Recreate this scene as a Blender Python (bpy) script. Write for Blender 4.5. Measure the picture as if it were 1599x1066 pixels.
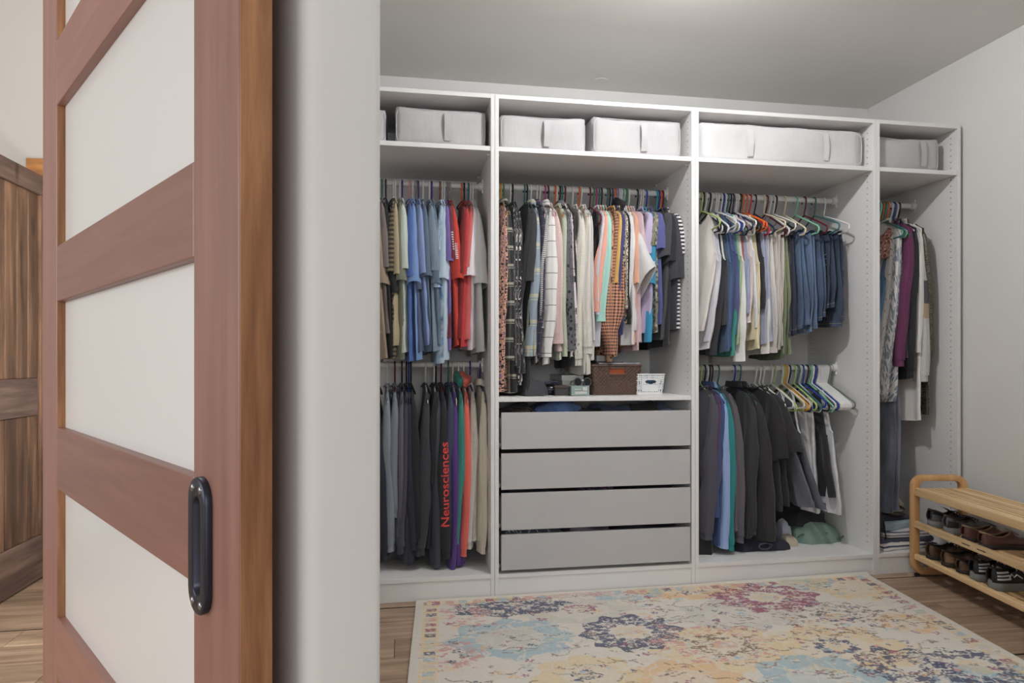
import bpy, bmesh, math, random
import numpy as np
from mathutils import Vector, Matrix
from mathutils.bvhtree import BVHTree

random.seed(7)
PI = math.pi
for o in list(bpy.data.objects):
    bpy.data.objects.remove(o, do_unlink=True)
SC = bpy.context.scene
COL = SC.collection

# ------------------------------------------------------------------ camera, light, exposure
cam_d = bpy.data.cameras.new('camera')
cam = bpy.data.objects.new('camera', cam_d)
COL.objects.link(cam)
cam.location = (-0.445, -3.13, 1.107)
cam.rotation_euler = (PI / 2, 0, -math.radians(9.56))
cam_d.sensor_width = 36.0
cam_d.lens = 1051 / 1599 * 36
cam_d.shift_y = 31 / 1599
cam_d.clip_start = 0.02
SC.camera = cam

world = bpy.data.worlds.new('world')
SC.world = world
world.use_nodes = True
world.node_tree.nodes['Background'].inputs[0].default_value = (0.8, 0.9, 1.0, 1)
world.node_tree.nodes['Background'].inputs[1].default_value = 0.6

def light(name, kind, loc, energy, size=1.0, size_y=None, rot=(0, 0, 0), color=(1, 1, 1)):
    d = bpy.data.lights.new(name, kind)
    d.energy = energy
    d.color = color
    if kind == 'AREA':
        d.shape = 'RECTANGLE'
        d.size = size
        d.size_y = size_y or size
    else:
        d.shadow_soft_size = size
    o = bpy.data.objects.new(name, d)
    o.location = loc
    o.rotation_euler = rot
    COL.objects.link(o)
    return o

# closet ceiling bulb, fill lights added for entry and hall, daylight through unseen bedroom windows
light('closet_bulb', 'POINT', (0.70, -0.88, 2.665), 43, 0.04, color=(0.985, 0.985, 1.0))
light('entry_fill_light', 'POINT', (0.95, -2.1, 2.36), 10, 0.22, color=(0.80, 0.90, 1.0))  # added unseen fill, lifts and cools the closet's ambient light
light('hall_fill_light', 'POINT', (-1.75, -0.9, 2.9), 24, 0.10, color=(1.0, 0.985, 0.96))  # added unseen fill, brightens the hall floor and plank door
light('floor_fill_light', 'POINT', (-1.5, -0.55, 1.30), 17, 0.05, color=(1.0, 0.97, 0.93))  # added fill for the hall floor, hidden behind the sliding door
light('window_daylight_south', 'AREA', (-1.6, -6.9, 1.7), 92, 3.2, 2.0, (PI / 2, 0, 0), (0.95, 0.98, 1.0))
light('window_daylight_west', 'AREA', (-4.9, -2.6, 1.8), 64, 2.6, 2.0, (PI / 2, 0, -PI / 2), (0.95, 0.98, 1.0))

SC.view_settings.view_transform = 'Standard'
SC.view_settings.look = 'None'
SC.view_settings.exposure = 0.35
SC.view_settings.gamma = 1.0
SC.view_settings.use_curve_mapping = False

# ------------------------------------------------------------------ colour and materials
def lin(c):
    c = c / 255.0
    return c / 12.92 if c <= 0.04045 else ((c + 0.055) / 1.055) ** 2.4

def rgb(c):
    return (lin(c[0]), lin(c[1]), lin(c[2]), 1.0)

class NT:
    def __init__(s, name):
        s.m = bpy.data.materials.new(name)
        s.m.use_nodes = True
        s.t = s.m.node_tree
        s.n = s.t.nodes
        s.b = s.n['Principled BSDF']
    def node(s, typ, **kw):
        n = s.n.new(typ)
        for k, v in kw.items():
            setattr(n, k, v)
        return n
    def put(s, sock, v):
        if hasattr(v, 'is_output') or isinstance(v, bpy.types.NodeSocket):
            s.t.links.new(v, sock)
        else:
            sock.default_value = v
    def math(s, op, a, b=None, c=None):
        n = s.node('ShaderNodeMath', operation=op)
        s.put(n.inputs[0], a)
        if b is not None: s.put(n.inputs[1], b)
        if c is not None: s.put(n.inputs[2], c)
        return n.outputs[0]
    def mix(s, f, a, b, mode='MIX'):
        n = s.node('ShaderNodeMix', data_type='RGBA', blend_type=mode)
        s.put(n.inputs[0], f); s.put(n.inputs[6], a); s.put(n.inputs[7], b)
        return n.outputs[2]
    def uv(s):
        return s.node('ShaderNodeTexCoord').outputs['UV']
    def obj(s):
        return s.node('ShaderNodeTexCoord').outputs['Object']
    def sep(s, v):
        n = s.node('ShaderNodeSeparateXYZ'); s.put(n.inputs[0], v)
        return n.outputs
    def mapping(s, v, scale=(1, 1, 1), loc=(0, 0, 0), rot=(0, 0, 0)):
        n = s.node('ShaderNodeMapping'); s.put(n.inputs[0], v)
        n.inputs['Scale'].default_value = scale; n.inputs['Location'].default_value = loc; n.inputs['Rotation'].default_value = rot
        return n.outputs[0]
    def noise(s, v, scale, detail=2, rough=0.5, dist=0.0):
        n = s.node('ShaderNodeTexNoise'); s.put(n.inputs['Vector'], v)
        n.inputs['Scale'].default_value = scale; n.inputs['Detail'].default_value = detail
        n.inputs['Roughness'].default_value = rough; n.inputs['Distortion'].default_value = dist
        return n.outputs['Fac']
    def voro(s, v, scale, feature='F1', out='Distance', rnd=1.0):
        n = s.node('ShaderNodeTexVoronoi', feature=feature); s.put(n.inputs['Vector'], v)
        n.inputs['Scale'].default_value = scale; n.inputs['Randomness'].default_value = rnd
        return n.outputs[out]
    def ramp(s, f, stops, interp='LINEAR'):
        n = s.node('ShaderNodeValToRGB'); s.put(n.inputs[0], f)
        cr = n.color_ramp; cr.interpolation = interp
        while len(cr.elements) < len(stops): cr.elements.new(0.5)
        for e, (p, c) in zip(cr.elements, stops):
            e.position = p; e.color = c
        return n.outputs[0]
    def bump(s, h, strength=0.3, dist=0.002, normal=None):
        n = s.node('ShaderNodeBump'); n.inputs['Strength'].default_value = strength; n.inputs['Distance'].default_value = dist
        s.put(n.inputs['Height'], h)
        if normal is not None: s.put(n.inputs['Normal'], normal)
        return n.outputs[0]
    def set(s, color=None, rough=None, normal=None, **kw):
        if color is not None: s.put(s.b.inputs['Base Color'], color)
        if rough is not None: s.put(s.b.inputs['Roughness'], rough)
        if normal is not None: s.put(s.b.inputs['Normal'], normal)
        for k, v in kw.items(): s.put(s.b.inputs[k.replace('_', ' ')], v)
        return s.m

def soft(c, k):
    return tuple(max(0, min(255, x * k)) for x in c)

def mat_plain(name, c, rough=0.5, nscale=30, var=0.04, bump=0.0, bscale=200, metallic=0.0, coat=0.0):
    t = NT(name)
    o = t.obj()
    f = t.noise(o, nscale, 3)
    col = t.mix(f, rgb(soft(c, 1 - var)), rgb(soft(c, 1 + var)))
    t.set(col, rough, Metallic=metallic)
    if coat: t.b.inputs['Coat Weight'].default_value = coat
    if bump: t.set(normal=t.bump(t.noise(o, bscale, 2), bump, 0.001))
    return t.m

def mat_wood(name, dark, light_, scale=(2.5, 2.5, 28), axis_rot=(0, 0, 0), rough=0.5, contrast=1.0, knots=False, bump=0.15):
    t = NT(name)
    o = t.obj()
    inf = t.node('ShaderNodeObjectInfo')
    off = t.node('ShaderNodeVectorMath', operation='ADD')
    t.put(off.inputs[0], o)
    sc = t.node('ShaderNodeVectorMath', operation='SCALE'); t.put(sc.inputs[0], (7.1, 3.3, 5.7)); t.put(sc.inputs['Scale'], inf.outputs['Random'])
    t.put(off.inputs[1], sc.outputs[0])
    v = t.mapping(off.outputs[0], scale, (0, 0, 0), axis_rot)
    n1 = t.noise(v, 1.0, 6, 0.62, 0.6)
    n2 = t.noise(v, 4.0, 4, 0.6, 0.2)
    f = t.math('ADD', t.math('MULTIPLY', n1, 0.7), t.math('MULTIPLY', n2, 0.3))
    lo, hi = 0.5 - 0.17 / contrast, 0.5 + 0.17 / contrast
    col = t.ramp(f, [(max(0, lo), rgb(dark)), (0.5, rgb(tuple((a + b) / 2 for a, b in zip(dark, light_)))), (min(1, hi), rgb(light_))])
    tone = t.math('MULTIPLY_ADD', inf.outputs['Random'], 0.3, 0.85)
    hv = t.node('ShaderNodeHueSaturation'); t.put(hv.inputs['Color'], col); t.put(hv.inputs['Value'], tone)
    col = hv.outputs[0]
    if knots:
        k = t.voro(t.mapping(off.outputs[0], (4, 4, 1.3)), 1.6)
        kf = t.ramp(k, [(0.04, (1, 1, 1, 1)), (0.16, (0, 0, 0, 1))])
        col = t.mix(kf, col, rgb(soft(dark, 0.55)))
    t.set(col, rough, t.bump(f, bump, 0.001))
    return t.m

# ------------------------------------------------------------------ mesh building
def cuboid_faces(): return [(0, 3, 2, 1), (4, 5, 6, 7), (0, 1, 5, 4), (1, 2, 6, 5), (2, 3, 7, 6), (3, 0, 4, 7)]

class MB:
    def __init__(s):
        s.v = []; s.f = []; s.uv = []; s.has_uv = False
    def add(s, verts, faces, uvs=None):
        k = len(s.v)
        s.v.extend([tuple(p) for p in verts])
        if uvs is not None: s.has_uv = True
        s.uv.extend([tuple(p) for p in (uvs if uvs is not None else [(p[0], p[2]) for p in verts])])
        s.f.extend([tuple(i + k for i in f) for f in faces])
        return s
    def box(s, x0, x1, y0, y1, z0, z1):
        return s.add([(x0, y0, z0), (x1, y0, z0), (x1, y1, z0), (x0, y1, z0), (x0, y0, z1), (x1, y0, z1), (x1, y1, z1), (x0, y1, z1)], cuboid_faces())
    def grid(s, P, close_u=False, close_v=False, uvs=None):
        P = np.asarray(P); n, m = P.shape[:2]
        F = []
        for i in range(n if close_v else n - 1):
            for j in range(m if close_u else m - 1):
                a = i * m + j; b = i * m + (j + 1) % m; c = ((i + 1) % n) * m + (j + 1) % m; d = ((i + 1) % n) * m + j
                F.append((a, b, c, d))
        return s.add(P.reshape(-1, 3).tolist(), F, None if uvs is None else np.asarray(uvs).reshape(-1, 2).tolist())
    def tube(s, pts, r, n=8, closed=False, caps=True):
        pts = [Vector(p) for p in pts]; N = len(pts)
        rr = r if hasattr(r, '__len__') else [r] * N
        rings = []; up = None
        for i, p in enumerate(pts):
            a = pts[(i - 1) % N] if (closed or i > 0) else p
            b = pts[(i + 1) % N] if (closed or i < N - 1) else p
            t = (b - a)
            if t.length < 1e-9: t = Vector((0, 0, 1))
            t.normalize()
            if up is None:
                up = Vector((1, 0, 0)) if abs(t.x) < 0.9 else Vector((0, 1, 0))
            up = (up - t * up.dot(t))
            if up.length < 1e-6: up = Vector((0, 1, 0)) - t * t.y
            up.normalize()
            w = t.cross(up)
            rings.append([tuple(p + (up * math.cos(2 * PI * j / n) + w * math.sin(2 * PI * j / n)) * rr[i]) for j in range(n)])
        k0 = len(s.v)
        s.grid(rings, close_u=True, close_v=closed)
        if caps and not closed:
            s.f.append(tuple(k0 + j for j in range(n))[::-1]); s.f.append(tuple(k0 + (N - 1) * n + j for j in range(n)))
        return s
    def prism(s, poly, z0, z1):
        n = len(poly)
        V = [(x, y, z0) for x, y in poly] + [(x, y, z1) for x, y in poly]
        F = [(i, (i + 1) % n, n + (i + 1) % n, n + i) for i in range(n)] + [tuple(range(n))[::-1], tuple(range(n, 2 * n))]
        return s.add(V, F)
    def xf(s, M, k=0):
        s.v[k:] = [tuple(M @ Vector(p)) for p in s.v[k:]]
        return s
    def mesh(s, name, smooth=True, bevel=0.0, sharp=40, fix=True):
        me = bpy.data.meshes.new(name)
        me.from_pydata(s.v, [], s.f)
        if fix or bevel:
            bm = bmesh.new(); bm.from_mesh(me)
            if bevel:
                bmesh.ops.remove_doubles(bm, verts=bm.verts, dist=1e-6)
            bmesh.ops.recalc_face_normals(bm, faces=bm.faces)
            if bevel:
                ed = [e for e in bm.edges if len(e.link_faces) == 2 and e.calc_face_angle(0) > math.radians(35)]
                bmesh.ops.bevel(bm, geom=ed, offset=bevel, segments=2, affect='EDGES', profile=0.5)
            bm.to_mesh(me); bm.free()
        if s.has_uv and not bevel:
            ul = me.uv_layers.new(name='UVMap')
            li = np.zeros(len(me.loops), dtype=np.int32); me.loops.foreach_get('vertex_index', li)
            ul.data.foreach_set('uv', np.array(s.uv, dtype=np.float32)[li].ravel())
        if smooth:
            me.shade_smooth()
            if sharp: me.set_sharp_from_angle(angle=math.radians(sharp))
        return me
    def build(s, name, mat, parent=None, **kw):
        return link(name, s.mesh(name, **kw), mat, parent)

def link(name, me, mat, parent=None):
    o = bpy.data.objects.new(name, me)
    if mat is not None:
        if len(me.materials) == 0: me.materials.append(mat)
        elif me.materials[0] is not mat:
            o.material_slots[0].link = 'OBJECT'; o.material_slots[0].material = mat
    COL.objects.link(o)
    if parent is not None: o.parent = parent
    return o

def tag(o, label, cat, group=None, kind=None):
    if label: o['label'] = label
    if cat: o['category'] = cat
    if group: o['group'] = group
    if kind: o['kind'] = kind
    return o

def thing(name, label, cat, loc=(0, 0, 0), rz=0.0, group=None):
    o = bpy.data.objects.new(name, None)
    o.empty_display_size = 0.05
    o.location = loc; o.rotation_euler = (0, 0, rz)
    COL.objects.link(o)
    return tag(o, label, cat, group)

def structure(name, mb, mat, label=None, **kw):
    o = mb.build(name, mat, None, **kw)
    o['kind'] = 'structure'
    o['label'] = label or name.replace('_', ' ')
    return o

# ------------------------------------------------------------------ shared materials
M = {}
def mk_wall(name, c):
    t = NT(name)
    o = t.obj()
    col = t.mix(t.noise(o, 3, 2), rgb(soft(c, 0.985)), rgb(soft(c, 1.015)))
    return t.set(col, 0.75, t.bump(t.noise(o, 55, 3, 0.6), 0.12, 0.0015))
M['wall'] = mk_wall('wall_paint', (226, 224, 221))
M['hall_wall'] = mk_wall('hall_wall_paint', (184, 179, 173))
M['ceiling'] = mk_wall('ceiling_paint', (232, 231, 226))
M['white'] = mat_plain('white_foil_board', (230, 228, 226), 0.45, 8, 0.012, 0.03, 150)
M['drawer'] = mat_plain('drawer_grey_white', (190, 188, 187), 0.4, 8, 0.012, 0.02, 150)
M['hole'] = mat_plain('hole_dark', (60, 58, 56), 0.8)
M['rail_white'] = mat_plain('white_lacquered_metal', (222, 220, 216), 0.3)
M['steel'] = mat_plain('steel', (150, 150, 152), 0.3, metallic=1.0)
M['door_face'] = mat_wood('door_face_stain', (130, 90, 80), (156, 114, 102), (26, 26, 1.4), rough=0.38, contrast=0.8, bump=0.05)
M['door_rail'] = mat_wood('door_rail_stain', (130, 90, 80), (156, 114, 102), (1.4, 26, 26), rough=0.38, contrast=0.8, bump=0.05)
M['door_edge'] = mat_wood('door_edge_stain', (122, 80, 52), (190, 138, 96), (26, 26, 1.8), rough=0.5, contrast=1.1)
M['frost'] = mat_plain('frosted_glass', (222, 221, 219), 0.22, 4, 0.004)
M['bronze'] = mat_plain('dark_bronze', (52, 54, 64), 0.38, 60, 0.1, metallic=0.75)
M['alder_v'] = mat_wood('dark_alder_vertical', (78, 57, 45), (176, 136, 106), (9, 9, 0.8), rough=0.5, contrast=1.1, knots=True)
M['alder_h'] = mat_wood('dark_alder_horizontal', (84, 66, 60), (156, 130, 114), (14, 0.9, 12), rough=0.5, contrast=1.1, knots=True)
M['casing'] = mat_wood('golden_casing', (98, 58, 24), (176, 118, 58), (1.2, 14, 14), rough=0.5)
M['bamboo_y'] = mat_wood('bamboo_lengthwise', (204, 164, 116), (240, 210, 162), (22, 1.0, 22), rough=0.38, contrast=0.9, bump=0.05)
M['bamboo_z'] = mat_wood('bamboo_upright', (194, 144, 92), (232, 190, 138), (22, 22, 1.2), rough=0.38, contrast=0.9, bump=0.05)
M['floor'] = mat_wood('floor_plank', (122, 100, 82), (204, 176, 150), (1.1, 16, 9), rough=0.42, contrast=0.95, bump=0.12)
M['gap'] = mat_plain('gap_dark', (32, 26, 24), 0.9)

# ------------------------------------------------------------------ room
CEIL = 2.727; HALL = 3.7
RX = 2.525; BY = 0.755; LX = -1.09
DS = Vector((-0.559, 0.829)); DT = Vector((0.829, 0.559)); DP = Vector((-0.603, -2.419))
def dw(s_, t_):
    p = DP + DS * s_ + DT * t_
    return (p.x, p.y)

floor = structure('floor', MB().box(-5.1, RX + 0.1, -7.1, 1.6, -0.08, -0.0036), M['gap'], 'sub floor under the wood planks', smooth=False)
# planks: rows along X; the rows in view are built one by one, each row staggered
PW, PL = 0.176, 1.22
rows_y = []
y = -0.05 + PW * 9
plank_mesh = {}
def plank(x0, x1, y0, y1):
    key = (round(x1 - x0, 3), round(y1 - y0, 3))
    if key not in plank_mesh:
        a, b = key
        plank_mesh[key] = MB().box(-a / 2, a / 2, -b / 2, b / 2, -0.0034, 0.0).mesh('plank', smooth=False, bevel=0.0012)
    o = link('plank', plank_mesh[key], M['floor'], floor)
    o.location = ((x0 + x1) / 2, (y0 + y1) / 2, 0)
nrow = 0
while y > -7.0:
    gap = 0.015 if (nrow - 9) in (0, 5) else 0.0018
    x = -5.05 - (nrow * 0.47 % PL)
    near = -2.2 < y < 1.6
    L = PL if near else 4.0
    while x < RX:
        a, b = max(x, -5.05), min(x + L, RX)
        if b - a > 0.05: plank(a, b - 0.0018, y - PW, y - gap)
        x += L
    y -= PW; nrow += 1

# walls (thick prisms)
structure('wall_right', MB().box(RX, RX + 0.1, -3.5, BY + 0.1, -0.05, HALL), M['wall'], 'plain right wall of the closet', smooth=False)
structure('wall_back', MB().box(LX, RX, BY, BY + 0.1, -0.05, HALL), M['wall'], 'closet wall behind the wardrobe units', smooth=False)
structure('wall_left', MB().box(LX - 0.1, LX, -1.42, BY + 0.1, -0.05, HALL), M['wall'], 'wall dividing closet and hall', smooth=False)
structure('ceiling', MB().box(LX - 0.05, RX + 0.05, -3.5, BY + 0.05, CEIL, CEIL + 0.06), M['ceiling'], 'flat closet ceiling', smooth=False)
structure('ceiling_bedroom', MB().box(-5.1, RX + 0.1, -7.1, 1.6, HALL, HALL + 0.1), M['hall_wall'], 'high bedroom ceiling', smooth=False)
# angled wall beside the doorway: bullnose end
def rounded(pts, radii, n=6):
    out = []; N = len(pts)
    for i, p in enumerate(pts):
        r = radii[i]; p = Vector(p)
        if r <= 0: out.append(tuple(p)); continue
        a = (Vector(pts[i - 1]) - p).normalized(); b = (Vector(pts[(i + 1) % N]) - p).normalized()
        ang = a.angle(b); d = r / math.tan(ang / 2)
        c = p + (a + b).normalized() * (r / math.sin(ang / 2))
        s0 = p + a * d; s1 = p + b * d
        a0 = math.atan2(s0.y - c.y, s0.x - c.x); a1 = math.atan2(s1.y - c.y, s1.x - c.x)
        da = (a1 - a0 + PI) % (2 * PI) - PI
        for k in range(n + 1):
            t = a0 + da * k / n
            out.append((c.x + r * math.cos(t), c.y + r * math.sin(t)))
    return out
S0 = 0.019
poly = rounded([dw(S0, 0.08), dw(1.16, 0.08), dw(1.16, 0.18), dw(S0, 0.182)], [0.022, 0, 0, 0.012])
structure('wall_entry', MB().prism(poly, -0.05, HALL), M['wall'], 'angled wall end with rounded corner beside the doorway', sharp=30)
poly = rounded([dw(-0.93, 0.182), dw(-1.9, 0.182), dw(-1.9, 0.08), dw(-0.93, 0.08)], [0.012, 0, 0, 0.022])
structure('wall_entry_side', MB().prism(poly, -0.05, HALL), M['wall'], 'angled wall on the other side of the doorway', sharp=30)
structure('wall_header', MB().prism([dw(S0 + 0.03, 0.081), dw(S0 + 0.03, 0.181), dw(-0.96, 0.181), dw(-0.96, 0.081)], 2.13, HALL), M['wall'], 'wall above the doorway', smooth=False)
e = dw(-1.9, 0.13)
structure('wall_front', MB().box(e[0] - 0.05, RX + 0.1, -4.1, -3.95, -0.05, HALL), M['wall'], 'closet wall facing the wardrobe', smooth=False)
structure('wall_front_side', MB().box(RX, RX + 0.1, -7.1, -3.5, -0.05, HALL), M['hall_wall'], 'bedroom side wall', smooth=False)
# hall and bedroom beyond
structure('wall_hall', MB().box(-5.1, -2.30, BY, BY + 0.1, -0.05, HALL).box(-1.36, LX - 0.1, BY, BY + 0.1, -0.05, HALL).box(-2.30, -1.36, BY, BY + 0.1, 2.08, HALL), M['hall_wall'], 'tall warm white hall wall with a doorway', smooth=False)
structure('wall_passage', MB().box(-5.1, LX, 1.5, 1.6, -0.05, HALL), M['hall_wall'], 'wall of the passage past the hall doorway', smooth=False)
structure('wall_bedroom', MB().box(-5.1, -5.0, -7.1, 1.6, -0.05, HALL).box(-5.1, RX, -7.1, -7.0, -0.05, HALL), M['hall_wall'], 'bedroom outer walls', smooth=False)

t = structure('trim_1', MB().box(-2.352, -1.30, BY - 0.024, BY, 2.068, 2.163), M['casing'], 'golden brown header casing over the hall doorway', smooth=False, bevel=0.002)
MB().box(-2.335, -2.25, BY - 0.02, BY, 0, 2.068).build('casing_leg', M['alder_v'], t, smooth=False, bevel=0.002)
MB().box(-1.40, -1.315, BY - 0.02, BY, 0, 2.068).build('casing_leg', M['alder_v'], t, smooth=False, bevel=0.002)

# ---- open plank door leaf in the hall (plane X = -2.235, seen face +X)
d = thing('plank_door', 'dark stained knotty plank door standing open against the hall wall', 'door', (-2.235, 0.0, 0.0))
DX = -2.235
def dl(y0, y1, z0, z1, x0=-0.040, x1=0.0): return MB().box(x0, x1, y0, y1, z0, z1)
Y0, Y1 = -0.155, 0.715
dl(Y0, Y1, 1.95, 2.052).build('top_rail', M['alder_h'], d, smooth=False, bevel=0.003)
dl(Y0 + .11, Y1 - .11, 0.838, 1.022).build('middle_rail', M['alder_h'], d, smooth=False, bevel=0.003)
dl(Y0, Y1, 0.008, 0.226).build('bottom_rail', M['alder_h'], d, smooth=False, bevel=0.003)
dl(Y0, Y0 + .11, 0.226, 1.95).build('stile', M['alder_v'], d, smooth=False, bevel=0.003)
dl(Y1 - .085, Y1, 0.226, 1.95).build('stile', M['alder_v'], d, smooth=False, bevel=0.003)
yy = [-0.045, 0.05, 0.145, 0.24, 0.338, 0.438, 0.535, 0.632]
for (z0, z1) in ((0.226, 0.838), (1.022, 1.95)):
    for a, b in zip(yy[:-1], yy[1:]):
        dl(a + .0036, b - .0036, z0, z1, -0.027, -0.010).build('plank', M['alder_v'], d, smooth=False, bevel=0.005)
    dl(Y0 + .11, Y1 - .085, z0, z1, -0.0385, -0.035).build('backing', M['gap'], d, smooth=False)

# ---- sliding barn door in front of the angled wall (local: x along s, y along t, z up)
ANG = math.atan2(-DS.y, -DS.x)   # door frames: local x = -s, y = t
bd = thing('sliding_door', 'red brown sliding door with stacked frosted glass panes and a black flush pull', 'door', (DP.x, DP.y, 0.0), ANG)
def bloc(mb):
    mb.v = [(-x, y, z) for x, y, z in mb.v]
    return mb
TH = 0.035; DW_, ST = 1.07, 0.131
def bbox(s0, s1, t0, t1, z0, z1): return MB().box(s0, s1, t0, t1, z0, z1)
ZT = 2.13
def wood_part(name, s0, s1, z0, z1, m, par):
    me = bbox(s0, s1, 0, TH, z0, z1)
    o = bloc(me).build(name, m, par, smooth=False, bevel=0.0018)
    return o
# stiles carry an edge strip of a warmer wood
wood_part('stile', 0.0, ST, 0.012, ZT, M['door_face'], bd)
bloc(bbox(-0.0016, 0.0, 0.0012, TH - 0.0012, 0.013, ZT - 0.001)).build('stile_edge', M['door_edge'], bd, smooth=False)
wood_part('stile', 0.92, DW_, 0.012, ZT, M['door_face'], bd)
rails_z = [(0.012, 0.218), (0.475, 0.597), (0.853, 0.975), (1.226, 1.336), (1.617, 1.746), (2.0, ZT)]
for z0, z1 in rails_z:
    wood_part('rail', ST + 0.0006, 0.9194, z0, z1, M['door_rail'], bd)
for (a0, a1), (b0, b1) in zip(rails_z[:-1], rails_z[1:]):
    bloc(bbox(ST - 0.008, 0.928, 0.0142, 0.0202, a1 - 0.008, b0 + 0.008)).build('glass_pane', M['frost'], bd, smooth=False)
    # reveals of the frame around the pane: raw warm wood
    g = MB().box(0.9172, 0.9196, 0.0012, 0.0142, a1, b0)
    bloc(g).build('pane_reveal', M['door_edge'], bd, smooth=False)
# flush pull
def capsule(cx, cz, hw, hh, n=10):
    P = []
    for k in range(2 * n + 2):
        a = PI * k / n if k <= n else PI * (k - 1) / n
        P.append((cx + hw * math.cos(a), (cz + (hh - hw) if k <= n else cz - (hh - hw)) + hw * math.sin(a)))
    return P
hc, hz = 0.0995, 0.9035
hb = MB()
outs = [(0.0275, 0.076, 0.0, ), (0.0275, 0.076, -0.0062), (0.0258, 0.0743, -0.0078), (0.0125, 0.056, -0.0078), (0.0108, 0.0543, -0.0066), (0.0092, 0.0527, 0.006)]
R = [[(x, t_, z) for x, z in capsule(hc, hz, hw, hh)] for hw, hh, t_ in outs]
hb.grid(R, close_u=True)
k = len(hb.v) - len(R[0]); hb.f.append(tuple(range(k, len(hb.v))))
hp = bloc(hb).build('flush_pull', M['bronze'], bd, sharp=50)
hp['label'] = 'dark bronze recessed flush pull'
for sx in (-0.012, 0.012):
    for sz in (-0.063, 0.063):
        sc = MB()
        rr = [(0.0046, -0.0079), (0.0040, -0.0088), (0.0015, -0.0094)]
        sc.grid([[(hc + sx + r * math.cos(2 * PI * j / 10), t_, hz + sz + r * math.sin(2 * PI * j / 10)) for j in range(10)] for r, t_ in rr], close_u=True)
        sc.f.append(tuple(range(20, 30)))
        bloc(sc).build('screw', M['steel'], hp, sharp=60)
# hanging track above, out of frame: barn doors hang from a rail
tr = thing('door_track', 'black steel track the sliding door hangs from', 'track', (DP.x, DP.y, 0.0), ANG)
bloc(bbox(-1.0, 1.12, 0.02, 0.03, 2.17, 2.21)).build('track_bar', M['bronze'], tr, smooth=False)
for s_ in (0.15, 0.9):
    bloc(bbox(s_ - 0.02, s_ + 0.02, -0.006, -0.0005, 1.99, 2.23)).build('strap', M['bronze'], tr, smooth=False)
    w = MB().tube([(s_, 0.0, 2.235), (s_, 0.032, 2.235)], 0.026, 16)
    bloc(w).build('wheel', M['bronze'], tr)
for s_ in (-0.9, -0.3, 0.5, 1.05):
    bloc(bbox(s_ - 0.012, s_ + 0.012, 0.03, 0.0795, 2.178, 2.202)).build('standoff', M['bronze'], tr, smooth=False)

# ---- closet ceiling lamp and added entry fixture (above and behind the view), sprinkler cover
M['opal'] = NT('opal_glass').set(rgb((250, 246, 236)), 0.3, Emission_Color=rgb((255, 244, 226)), Emission_Strength=1.2)
for i, (lx, ly) in enumerate(((0.70, -0.88), (0.95, -2.1))):
    cl = thing('ceiling_lamp', ('bare bulb ceiling fixture over the rug', 'added unseen ceiling fixture for the fill light by the closet entry')[i], 'lamp', (lx, ly, CEIL))
    MB().tube([(0, 0, 0), (0, 0, -0.025)], 0.07, 24).build('lamp_base', M['rail_white'], cl)
    zb = -0.027 if i == 0 else -0.24
    MB().tube([(0, 0, -0.025), (0, 0, zb)], 0.006, 8).build('lamp_rod', M['steel'], cl)
    MB().tube([(0, 0, zb), (0, 0, zb - 0.015)], 0.022, 14).build('lamp_socket', M['rail_white'], cl)
fl = thing('added_fill_lamp', 'added slim black lamp hidden behind the sliding door to brighten the hall', 'lamp', (-1.5, -0.55, 0))  # stand added out of sight to carry the hall floor's fill light
MB().tube([(0, 0, 0), (0, 0, 0.02)], [0.11, 0.10], 24).build('base', M['bronze'], fl)
MB().tube([(0, 0, 0.02), (0, 0, 1.20)], 0.008, 10).build('pole', M['bronze'], fl)
MB().tube([(0, 0, 1.20), (0, 0, 1.24)], [0.02, 0.016], 12).build('socket', M['bronze'], fl)
sp = MB().tube([(0, 0, 0.0), (0, 0, -0.0025)], 0.04, 24).build('sprinkler_cover', M['ceiling'], None)
sp.location = (0.708, 0.618, CEIL); tag(sp, 'small round ceiling-coloured cover plate on the closet ceiling', 'cover')

# ------------------------------------------------------------------ wardrobe units
PT = 0.0185; DEP = 0.58; WT = 2.362
def board(p, name, x0, x1, y0, y1, z0, z1, bev=0.0012, m=None):
    return MB().box(x0, x1, y0, y1, z0, z1).build(name, m or M['white'], p, smooth=False, bevel=bev)

def rail(p, x0, x1, z, y=0.31):
    r = []
    n = 14
    mb = MB()
    for x in (x0 + 0.002, x1 - 0.002):
        r.append([(x, y + 0.0095 * math.cos(2 * PI * j / n), z + 0.0145 * math.sin(2 * PI * j / n)) for j in range(n)])
    mb.grid(r, close_u=True)
    o = mb.build('clothes_rail', M['rail_white'], p)
    for x, sx in ((x0, 1), (x1, -1)):
        b = MB().tube([(x + sx * 0.0005, y, z), (x + sx * 0.022, y, z)], [0.024, 0.021], 14)
        b.box(min(x, x + sx * 0.006), max(x, x + sx * 0.006), y - 0.014, y + 0.014, z - 0.036, z + 0.034)
        b.build('rail_bracket', M['rail_white'], o)
    return o

def pin_holes(p, x, side, skip=()):
    mb = MB()
    for y in (0.045, 0.535):
        z = 0.16
        while z < 2.32:
            c = (x + side * 0.0004, y, z)
            V = [c] + [(c[0], y + 0.0032 * math.cos(2 * PI * j / 8), z + 0.0032 * math.sin(2 * PI * j / 8)) for j in range(8)]
            mb.add(V, [(0, 1 + j, 1 + (j + 1) % 8) for j in range(8)])
            z += 0.032
    o = mb.build('pin_holes', M['hole'], p, smooth=False)
    o['kind'] = 'stuff'
    return o

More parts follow.
